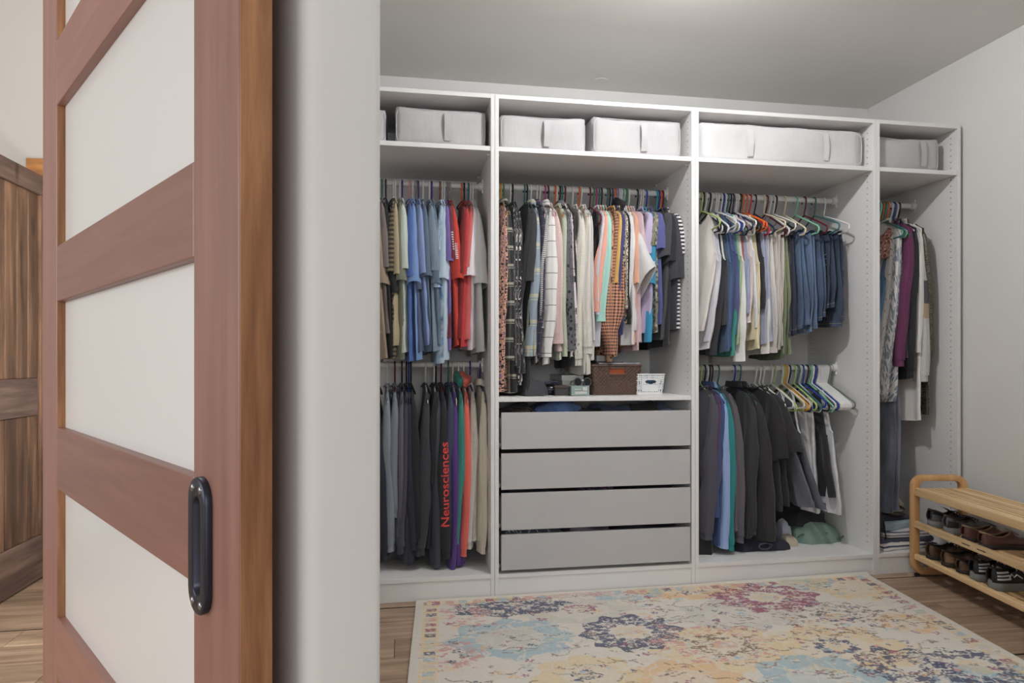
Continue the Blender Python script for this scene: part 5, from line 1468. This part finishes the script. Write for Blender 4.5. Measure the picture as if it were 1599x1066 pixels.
# ------------------------------------------------------------------ shoes (local x: heel -> toe)
def foot_w(t):   # half width along the sole
    return np.interp(t, [0, .04, .12, .3, .45, .62, .76, .88, .95, 1.0], [.012, .024, .031, .031, .030, .037, .040, .034, .024, .006])
def shoe(name, label, upper_m, sole_m, lining_m, L=0.252, sole_h=0.022, ankle=0.078, low=0.055, open_end=0.50, vamp=0.062, kind='laced', loc=(0, 0, 0), rz=0.0, lace_m=None, toe_m=None, stripe_m=None, group=None, rx=0.0):
    s = thing(name, label, 'shoe', loc, rz, group)
    s.rotation_euler = (rx, 0, rz)
    t = np.linspace(0, 1, 30)
    hw = foot_w(t)
    out = [(x * L, -w) for x, w in zip(t, hw)] + [(x * L, w) for x, w in zip(t[::-1], hw[::-1])]
    # sole: flared prism with a heel rise
    rows = []
    for k, (f, z) in enumerate(((1.02, 0.0), (1.10, 0.004), (1.08, sole_h * 0.8), (1.03, sole_h))):
        rows.append([(L / 2 + (x - L / 2) * (1 + (f - 1) * .35), y * f, z + (0.006 * max(0, (x / L - 0.86) / 0.14) ** 2 if k < 2 else 0.004 * max(0, (x / L - .8) / .2))) for x, y in out])
    mb = MB().grid(rows, close_u=True); n = len(out)
    mb.f += [tuple(range(n))[::-1], tuple(range(len(mb.v) - n, len(mb.v)))]
    mb.build('sole', sole_m, s, sharp=50)
    # upper: two side walls meeting over the vamp
    oe = open_end
    topz = np.interp(t, [0, .06, .2, .34, oe, .66, .8, .92, 1.0], [ankle, ankle - .002, ankle - .016, low + .004, vamp + 0.010, vamp * .78 + sole_h * .2, .052, .044, .030]) 
    wo = np.where(t < oe, np.interp(t, [0, .05, .2, oe - .06, oe], [.010, .021, .026, .018, .004]), 0.0)
    m = 9
    walls = MB()
    for sd_ in (-1, 1):
        G_ = []
        for i in range(len(t)):
            row = []
            for k in range(m):
                q = k / (m - 1)
                a = q * PI / 2
                w = wo[i] + (hw[i] - wo[i]) * math.cos(a) ** 0.75
                if t[i] < oe: w = wo[i] + (hw[i] - wo[i]) * (1 - q ** 1.6) + 0.003 * math.sin(q * PI)
                z = sole_h * 0.9 + (topz[i] - sole_h * 0.9) * (math.sin(a) ** 0.9 if t[i] >= oe else q)
                xx = t[i] * L + (0.008 * math.sin(q * PI) * -1 if t[i] < 0.03 else 0)
                row.append((xx, sd_ * w, z))
            G_.append(row)
        walls.grid(G_)
    me = walls.mesh('upper', sharp=0)
    bm = bmesh.new(); bm.from_mesh(me); bmesh.ops.remove_doubles(bm, verts=bm.verts, dist=0.0008); bmesh.ops.recalc_face_normals(bm, faces=bm.faces); bm.to_mesh(me); bm.free(); me.shade_smooth()
    up = link('upper', me, upper_m, s)
    md = up.modifiers.new('thickness', 'SOLIDIFY'); md.thickness = 0.0035; md.offset = -1
    # insole
    sel = t < 0.8
    P = [(x * L, -w * .8, sole_h + .004) for x, w in zip(t[sel], hw[sel])] + [(x * L, w * .8, sole_h + .004) for x, w in zip(t[sel][::-1], hw[sel][::-1])]
    MB().add(P, [tuple(range(len(P)))]).build('insole', lining_m, s, smooth=False)
    # padded collar along the opening
    c = []
    idx = [i for i in range(len(t)) if t[i] < oe]
    c += [(t[i] * L, -wo[i], topz[i]) for i in reversed(idx)] + [(t[i] * L, wo[i], topz[i]) for i in idx]
    MB().tube(c, 0.0042, 7).build('collar', lining_m, s)
    if kind in ('laced', 'runner'):
        tg = [[(L * x, y * (0.016 + .004 * (1 - x)), z) for y in (-1, -.5, 0, .5, 1)] for x, z in ((.26, ankle + .012), (.34, ankle + .004), (.44, vamp + .014), (.54, vamp + .004), (.62, vamp - .006))]
        MB().grid(tg).build('tongue', lining_m, s)
        for k in range(4):
            x = L * (.42 + .065 * k); z = np.interp(x / L, t, topz) + 0.005
            if x / L < oe: z = vamp + 0.012
            w = .019 - .001 * k
            MB().tube([(x - .004, -w, z - .006), (x, -w * .5, z + .003), (x + .002, w * .5, z + .003), (x + .005, w, z - .006)], 0.0024, 6).build('lace', lace_m or M['gloss_black'], s)
        for sd_ in (-1, 1):
            MB().tube([(L * .42, 0, vamp + .013), (L * .44, sd_ * .012, vamp + .016), (L * .49, sd_ * .024, vamp + .006), (L * .52, sd_ * .027, vamp - .006)], 0.0020, 6).build('lace', lace_m or M['gloss_black'], s)
    # toe cap and heel counter follow the upper, a little proud
    def patch(name, t0, t1, q0, q1, mat, sides=(-1, 1), off=0.0022, nt=9, nq=5):
        for sd_ in sides:
            G_ = []
            for tt in np.linspace(t0, t1, nt):
                h_ = float(np.interp(tt, t, hw)); w0 = float(np.interp(tt, t, wo)); tz = float(np.interp(tt, t, topz)); row = []
                for q in np.linspace(q0, q1, nq):
                    a = q * PI / 2
                    w = w0 + (h_ - w0) * math.cos(a) ** 0.75 if tt >= oe else w0 + (h_ - w0) * (1 - q ** 1.6) + 0.003 * math.sin(q * PI)
                    z = sole_h * .9 + (tz - sole_h * .9) * (math.sin(a) ** .9 if tt >= oe else q)
                    row.append((tt * L - (off if tt < .05 else 0), sd_ * (w + off), z + off * q))
                G_.append(row)
            one = MB().grid(G_).build(name, mat, s, fix=False)
    if toe_m is not None:
        patch('toe_cap', .80, .985, 0, 1, toe_m)
        patch('heel_counter', 0.0, .16, 0.05, .62, toe_m)
    if stripe_m is not None:
        for sd_ in (-1, 1):
            for k in range(3):
                mb = MB(); a0 = .12 + .0 * k
                z_lo, z_hi = sole_h + 0.008 + 0.0135 * k, sole_h + 0.0155 + 0.0135 * k
                G_ = []
                for f in np.linspace(0, 1, 7):
                    tt = .03 + .22 * f - 0.01 * k; tt = max(tt, 0.012)
                    h_ = float(np.interp(tt, t, hw)) + .0035; w0 = float(np.interp(tt, t, wo)); tz = float(np.interp(tt, t, topz)); row = []
                    for z in (z_lo + 0.004 * f, z_hi + 0.004 * f):
                        q = (z - sole_h * .9) / (tz - sole_h * .9)
                        w = w0 + (h_ - w0) * (1 - max(q, 0) ** 1.6) + 0.0058
                        row.append((tt * L, sd_ * w, z))
                    G_.append(row)
                mb.grid(G_).build('side_stripe', stripe_m, s, fix=False)
            mb = MB()
            zz = [(.22, .030), (.27, .050), (.31, .036), (.36, .046), (.40, .040), (.46, .030)]
            pts = [(tt * L, sd_ * (float(np.interp(tt, t, hw)) * (1.0 if z < .04 else .93) + 0.004), z + sole_h - .014) for tt, z in zz]
            MB().tube(pts, 0.0028, 6).build('side_overlay', stripe_m, s)
    return s
def leather(c, r=0.42): return mat_plain('leather', c, r, 35, 0.22, 0.2, 120)
bx_dir = Vector((math.cos(BR), math.sin(BR))); by_dir = Vector((-math.sin(BR), math.cos(BR)))
def on_bench(x, y, z):
    p = Vector((BX, BYY)) + bx_dir * (x + 0.030) + by_dir * y
    return (p.x, p.y, z)
UPZ = 0.256 + 0.0205; LOZ = 0.093 + 0.0205
blk = mat_plain('black_mesh', (34, 34, 38), 0.75, 120, 0.15, 0.3, 400)
gry = mat_plain('grey_suede', (92, 92, 94), 0.85, 60, 0.12, 0.2, 300)
lin_d = mat_plain('dark_lining', (44, 40, 38), 0.9)
lin_t = mat_plain('tan_lining', (136, 114, 88), 0.8)
sole_g = mat_plain('grey_rubber', (128, 130, 130), 0.7, 90, 0.08)
sole_d = mat_plain('dark_rubber', (48, 44, 42), 0.7)
silver = mat_plain('silver_trim', (206, 208, 212), 0.35)
plaid_l = fabric((150, 132, 112), ('plaid', (66, 52, 46), 0.02, 0.009))
shoe('hiking_shoe', 'grey black hiking shoe at the wardrobe end of the middle tier', blk, sole_g, plaid_l, sole_h=.034, ankle=.088, kind='laced', loc=on_bench(0.005, -0.115, UPZ), rz=BR + .10, toe_m=gry, group='pair of grey hiking shoes')
shoe('hiking_shoe', 'grey hiking shoe with plaid lining beside the brown loafers', gry, sole_g, plaid_l, sole_h=.034, ankle=.086, kind='laced', loc=on_bench(0.0, -0.245, UPZ), rz=BR + .04, toe_m=blk, group='pair of grey hiking shoes')
br_ = leather((86, 52, 46), .32)
shoe('loafer', 'glossy burgundy brown loafer next to the plaid-lined shoe', br_, sole_d, lin_t, ankle=.070, low=.05, kind='slip', loc=on_bench(0.0, -0.375, UPZ), rz=BR - .04, toe_m=br_, group='pair of burgundy loafers')
shoe('loafer', 'glossy burgundy brown loafer with tan lining, further along the middle tier', br_, sole_d, lin_t, ankle=.070, low=.05, kind='slip', loc=on_bench(-0.004, -0.495, UPZ), rz=BR, toe_m=br_, group='pair of burgundy loafers')
bt = leather((96, 72, 54), .45); bt2 = leather((136, 104, 76), .5)
shoe('casual_shoe', 'dark brown leather shoe at the wardrobe end of the bottom tier', bt, sole_d, lin_d, sole_h=.024, ankle=.076, kind='laced', loc=on_bench(0.006, -0.105, LOZ), rz=BR + .08, toe_m=leather((80, 58, 44)), group='pair of brown leather shoes')
shoe('casual_shoe', 'brown leather shoe with a lighter tan heel on the bottom tier', bt, sole_d, lin_d, sole_h=.024, ankle=.076, kind='laced', loc=on_bench(0.004, -0.225, LOZ), rz=BR - .03, toe_m=bt2, group='pair of brown leather shoes')
shoe('slipper', 'low dark brown slip-on shoe beside the running shoes', leather((78, 58, 44), .5), sole_d, lin_d, ankle=.062, low=.046, vamp=.05, sole_h=.016, L=.235, kind='slip', loc=on_bench(0.01, -0.325, LOZ), rz=BR, toe_m=leather((92, 68, 50)))
shoe('running_shoe', 'black running shoe with three silver stripes beside the brown slip-on', blk, sole_g, lin_d, sole_h=.040, ankle=.094, low=.072, vamp=.078, kind='runner', loc=on_bench(0.0, -0.435, LOZ), rz=BR + .02, lace_m=silver, stripe_m=silver, group='pair of black running shoes')
shoe('running_shoe', 'black running shoe with three silver stripes, the one further from the wardrobe', blk, sole_g, lin_d, sole_h=.040, ankle=.094, low=.072, vamp=.078, kind='runner', loc=on_bench(-0.004, -0.555, LOZ), rz=BR + .02, lace_m=silver, stripe_m=silver, group='pair of black running shoes')

# ------------------------------------------------------------------ rug: woven pattern as colours of a fine grid
def vnoise(x, y, seed):
    r = np.random.RandomState(seed); T = r.rand(256, 256)
    xi = np.floor(x).astype(int); yi = np.floor(y).astype(int); fx = x - xi; fy = y - yi
    fx = fx * fx * (3 - 2 * fx); fy = fy * fy * (3 - 2 * fy)
    g = lambda a, b: T[a % 256, b % 256]
    return (g(xi, yi) * (1 - fx) + g(xi + 1, yi) * fx) * (1 - fy) + (g(xi, yi + 1) * (1 - fx) + g(xi + 1, yi + 1) * fx) * fy
def fbm(x, y, seed, o=3):
    s = 0; a = 0.5; tot = 0
    for k in range(o):
        s = s + a * vnoise(x * 2 ** k, y * 2 ** k, seed + k); tot += a; a *= 0.5
    return s / tot
NXR, NYR = 620, 400
pu = np.linspace(0, 1, NXR); qv = np.linspace(0, 1, NYR)
PU, QV = np.meshgrid(pu, qv)
A_, B_, C_, D_ = np.array((-0.366, -0.006)), np.array((1.942, -0.006)), np.array((1.755, -1.53)), np.array((-0.462, -1.53))
XY = (1 - PU)[..., None] * ((1 - QV)[..., None] * A_ + QV[..., None] * D_) + PU[..., None] * ((1 - QV)[..., None] * B_ + QV[..., None] * C_)
X, Y = XY[..., 0], XY[..., 1]
def c3(*c): return np.array([lin(v) for v in c])
CREAM, NAVY, BLUE, GOLD, ORNG, ROSE, MAR, BRN, GRY = c3(224, 216, 204), c3(44, 54, 98), c3(154, 186, 198), c3(228, 204, 158), c3(228, 186, 132), c3(210, 152, 146), c3(150, 62, 100), c3(128, 98, 78), c3(206, 201, 191)
col = np.ones(X.shape + (3,)) * CREAM
col *= (0.97 + 0.06 * fbm(X * 14, Y * 40, 3))[..., None]
n_f = fbm(X * 130, Y * 190, 11, 2); n_m = fbm(X * 34, Y * 60, 21, 3); n_l = fbm(X * 9, Y * 9, 31, 2)
def paint(mask, c, amt=1.0):
    global col
    m = np.clip(mask * amt, 0, 1)[..., None]
    col = col * (1 - m) + c * m
def flower(cx, cy, R, c, petals=8, inner=0.0, wear=0.5, amt=0.9, asp=0.8, amp=0.09, ph=0.0):
    dx, dy = (X - cx), (Y - cy) / asp
    r = np.hypot(dx, dy) / R; th = np.arctan2(dy, dx)
    r = r * (1 + 0.20 * (fbm(X * 22, Y * 22, 91, 2) - .5))
    edge = 1 + amp * np.cos(petals * th + ph) + 0.10 * (n_l - 0.5)
    m = ((r < edge) & (r > inner * (1 + 0.1 * np.cos(petals * th)))).astype(float)
    return m * (n_m * 0.55 + n_f * 0.45 > wear), r, th
# large soft medallions, then their rings, hearts and small motifs
for cx, cy, R, c, wear, asp in [(0.33, -0.25, .26, GRY, .25, .6), (1.0, -0.42, .27, GRY, .3, .62), (0.78, -0.72, .27, GOLD, .32, .72), (1.22, -0.80, .27, GOLD, .27, .8), (0.93, -0.07, .28, ORNG, .26, .46), (0.52, -0.95, .20, ORNG, .3, .8),
        (0.216, -0.86, .19, GOLD, .34, .85), (-0.006, -0.50, .25, BLUE, .36, .75), (0.62, -0.075, .19, BLUE, .42, .5), (1.0, -1.02, .23, BLUE, .34, .8), (1.72, -0.16, .20, GOLD, .3, .9), (1.66, -0.62, .12, ORNG, .42, .9), (1.5, -0.10, .17, BLUE, .46, .5),
        (1.55, -1.25, .25, BLUE, .4, .9), (0.2, -1.25, .24, ROSE, .42, .9), (-0.2, -1.1, .2, ORNG, .4, .9)]:
    m, r, th = flower(cx, cy, R, c, wear=wear, asp=asp); paint(m * (0.45 + 0.55 * (r > .55)), c, .80)
    # worn lighter veins and a pale outline keep the fields from reading as flat patches
    paint((np.abs(fbm(X * 16 + cx * 9, Y * 16, 55, 2) - .5) < .035).astype(float) * m, CREAM, .7)
for cx, cy, R, c, inn, wear, asp, pt in [(0.485, -0.515, .205, NAVY, .42, .43, .85, 10), (0.05, -0.16, .26, NAVY, .0, .46, .42, 7), (1.24, -0.24, .24, MAR, .38, .44, .72, 9), (1.36, -0.98, .17, NAVY, .25, .50, .95, 8), (1.60, -1.02, .16, NAVY, .5, .48, .95, 8),
        (1.40, -0.52, .25, BRN, .35, .60, .72, 9), (0.76, -0.68, .24, ROSE, .45, .56, .75, 9), (0.80, -0.70, .13, BRN, .55, .52, .75, 12), (-0.01, -0.50, .12, GRY, .0, .4, .75, 8), (-0.17, -0.22, .12, ROSE, .3, .56, 1.1, 6), (-0.24, -0.62, .11, ROSE, .3, .54, 1.2, 6),
        (0.35, -0.23, .08, MAR, .45, .5, .6, 8), (1.22, -0.78, .085, NAVY, .6, .42, .8, 10), (1.42, -0.50, .10, NAVY, .68, .50, .6, 9), (0.7, -0.16, .12, BRN, .3, .66, .5, 7), (0.2, -0.86, .055, NAVY, .0, .55, .9, 5), (0.0, -1.35, .2, NAVY, .3, .5, 1, 8), (0.9, -1.3, .22, MAR, .35, .5, 1, 9)]:
    m, r, th = flower(cx, cy, R, c, pt, inn, wear, asp=asp, amp=.11); paint(m, c, .92)
    if inn > .3:
        m2 = (r < inn * .72) & (n_m > .40); paint(m2.astype(float), GOLD if c is not BRN else ROSE, .55)
        paint(((r < inn * .34) & (n_f > .4)).astype(float), GRY, .8)
        # radial veins
        v_ = (np.abs(np.cos(pt * th)) < .22) & (r > inn) & (r < .85) & (n_f > .42); paint(v_.astype(float), CREAM, .9)
rs = np.random.RandomState(5)
pal = [NAVY, MAR, BLUE, ROSE, GOLD, ORNG, MAR, NAVY, BRN]
for k in range(620):
    cx, cy = rs.uniform(-.36, 1.9), rs.uniform(-1.45, -.05); R = rs.uniform(.007, .020); c = pal[rs.randint(len(pal))]
    dx, dy = X - cx, (Y - cy) / .8
    sl_ = np.abs(dx) < R * 1.4
    r = np.hypot(dx, dy) / R; th = np.arctan2(dy, dx)
    m = (r < 1 + .35 * np.cos(rs.randint(3, 6) * th + rs.uniform(0, 6))) & (r > rs.choice([0, .35])) & (n_f > .42)
    paint(m.astype(float), c, .85)
# small sprigs
for k in range(260):
    cx, cy, a0 = rs.uniform(-.36, 1.9), rs.uniform(-1.45, -.05), rs.uniform(-.6, .6); L_ = rs.uniform(.03, .08)
    dx, dy = X - cx, Y - cy
    a = dx * math.cos(a0) + dy * math.sin(a0); b = -dx * math.sin(a0) + dy * math.cos(a0)
    m = (np.abs(a) < L_) & (np.abs(b - .010 * np.sin(a * 60)) < .0045) & (n_f > .44)
    paint(m.astype(float), BRN if k % 3 else GRY * .6, .75)
# borders
dl_ = PU * 2.25; dr_ = (1 - PU) * 2.25; df = QV * 1.52
bm_l = ((dl_ > .035) & (dl_ < .105)).astype(float); bm_t = ((df > .030) & (df < .085) & (dl_ > .035) & (dr_ > .035)).astype(float); bm_r = ((dr_ > .035) & (dr_ < .10)).astype(float)
paint(bm_l * (n_m > .38), GOLD, .75); paint(bm_t * (fbm(X * 7, Y * 7, 77, 1) > .5) * (n_m > .40), GOLD, .7); paint(bm_t * (fbm(X * 7, Y * 7, 77, 1) <= .5) * (n_m > .44), ROSE, .6); paint(bm_r * (fbm(X * 5, Y * 5, 78, 1) > .45) * (n_m > .42), GOLD, .65)
def row(along, across, mask, seed, period):
    cell = np.floor(along / period).astype(int); f = along / period - cell - .5
    r_ = np.random.RandomState(seed); cc = r_.randint(0, 5, 200); off = r_.rand(200)
    for ci_, c in enumerate((MAR, NAVY, BLUE, ROSE, GRY)):
        m = mask * (np.abs(f) < .30) * (np.abs(across) < .021) * (cc[cell % 200] == ci_) * (n_f > .40)
        paint(m, c, .85)
row(df, dl_ - .07, bm_l, 1, .055); row(dl_, df - .058, bm_t, 2, .06); row(df, dr_ - .067, bm_r, 3, .06)
paint(((dl_ < .032) | (dr_ < .03) | (df < .026)).astype(float), CREAM * .97, .9)
col *= (0.90 + 0.16 * n_f)[..., None]
Z = 0.0095 + 0.0010 * n_l + 0.016 * np.clip((X - 0.9) / 1.0, 0, 1) * np.clip(1 + Y / 0.05, 0, 1) ** 2
V = np.stack([X, Y, Z], -1).reshape(-1, 3)
idx = np.arange(NXR * NYR).reshape(NYR, NXR)
Fq = np.stack([idx[:-1, :-1], idx[1:, :-1], idx[1:, 1:], idx[:-1, 1:]], -1).reshape(-1, 4)
# skirt and underside
edge = np.concatenate([idx[0, :], idx[1:, -1], idx[-1, -2::-1], idx[-2:0:-1, 0]])
k0 = len(V); low_ = V[edge].copy(); low_[:, 2] = 0.0006 + np.maximum(0, low_[:, 2] - 0.0112)
ne = len(edge); j2 = (np.arange(ne) + 1) % ne
Fs = np.stack([edge, k0 + np.arange(ne), k0 + j2, edge[j2]], -1)[:, ::-1]
VV = np.concatenate([V, low_], 0)
me = bpy.data.meshes.new('rug')
FF = np.concatenate([Fq, Fs], 0).astype(np.int32)
me.vertices.add(len(VV)); me.vertices.foreach_set('co', VV.astype(np.float32).ravel())
me.loops.add(FF.size); me.loops.foreach_set('vertex_index', FF.ravel())
me.polygons.add(len(FF)); me.polygons.foreach_set('loop_start', np.arange(0, FF.size, 4, dtype=np.int32))
me.update(calc_edges=True); me.validate()
ca = me.color_attributes.new('weave', 'FLOAT_COLOR', 'POINT')
cc = np.ones((len(VV), 4), dtype=np.float32); cc[:k0, :3] = col.reshape(-1, 3); cc[k0:, :3] = CREAM
ca.data.foreach_set('color', cc.ravel())
me.shade_smooth()
tR = NT('rug_weave')
at = tR.node('ShaderNodeAttribute', attribute_name='weave')
ob_ = tR.obj()
fl = tR.noise(tR.mapping(ob_, (1, 1.5, 1)), 300, 2, 0.6)
hv = tR.mix(tR.math('MULTIPLY', fl, 0.22), at.outputs['Color'], rgb((214, 206, 192)))
tR.set(hv, 0.95, tR.bump(fl, 0.5, 0.003))
rug = link('area_rug', me, tR.m, None)
tag(rug, 'cream area rug with faded navy, gold and maroon floral medallions', 'rug')
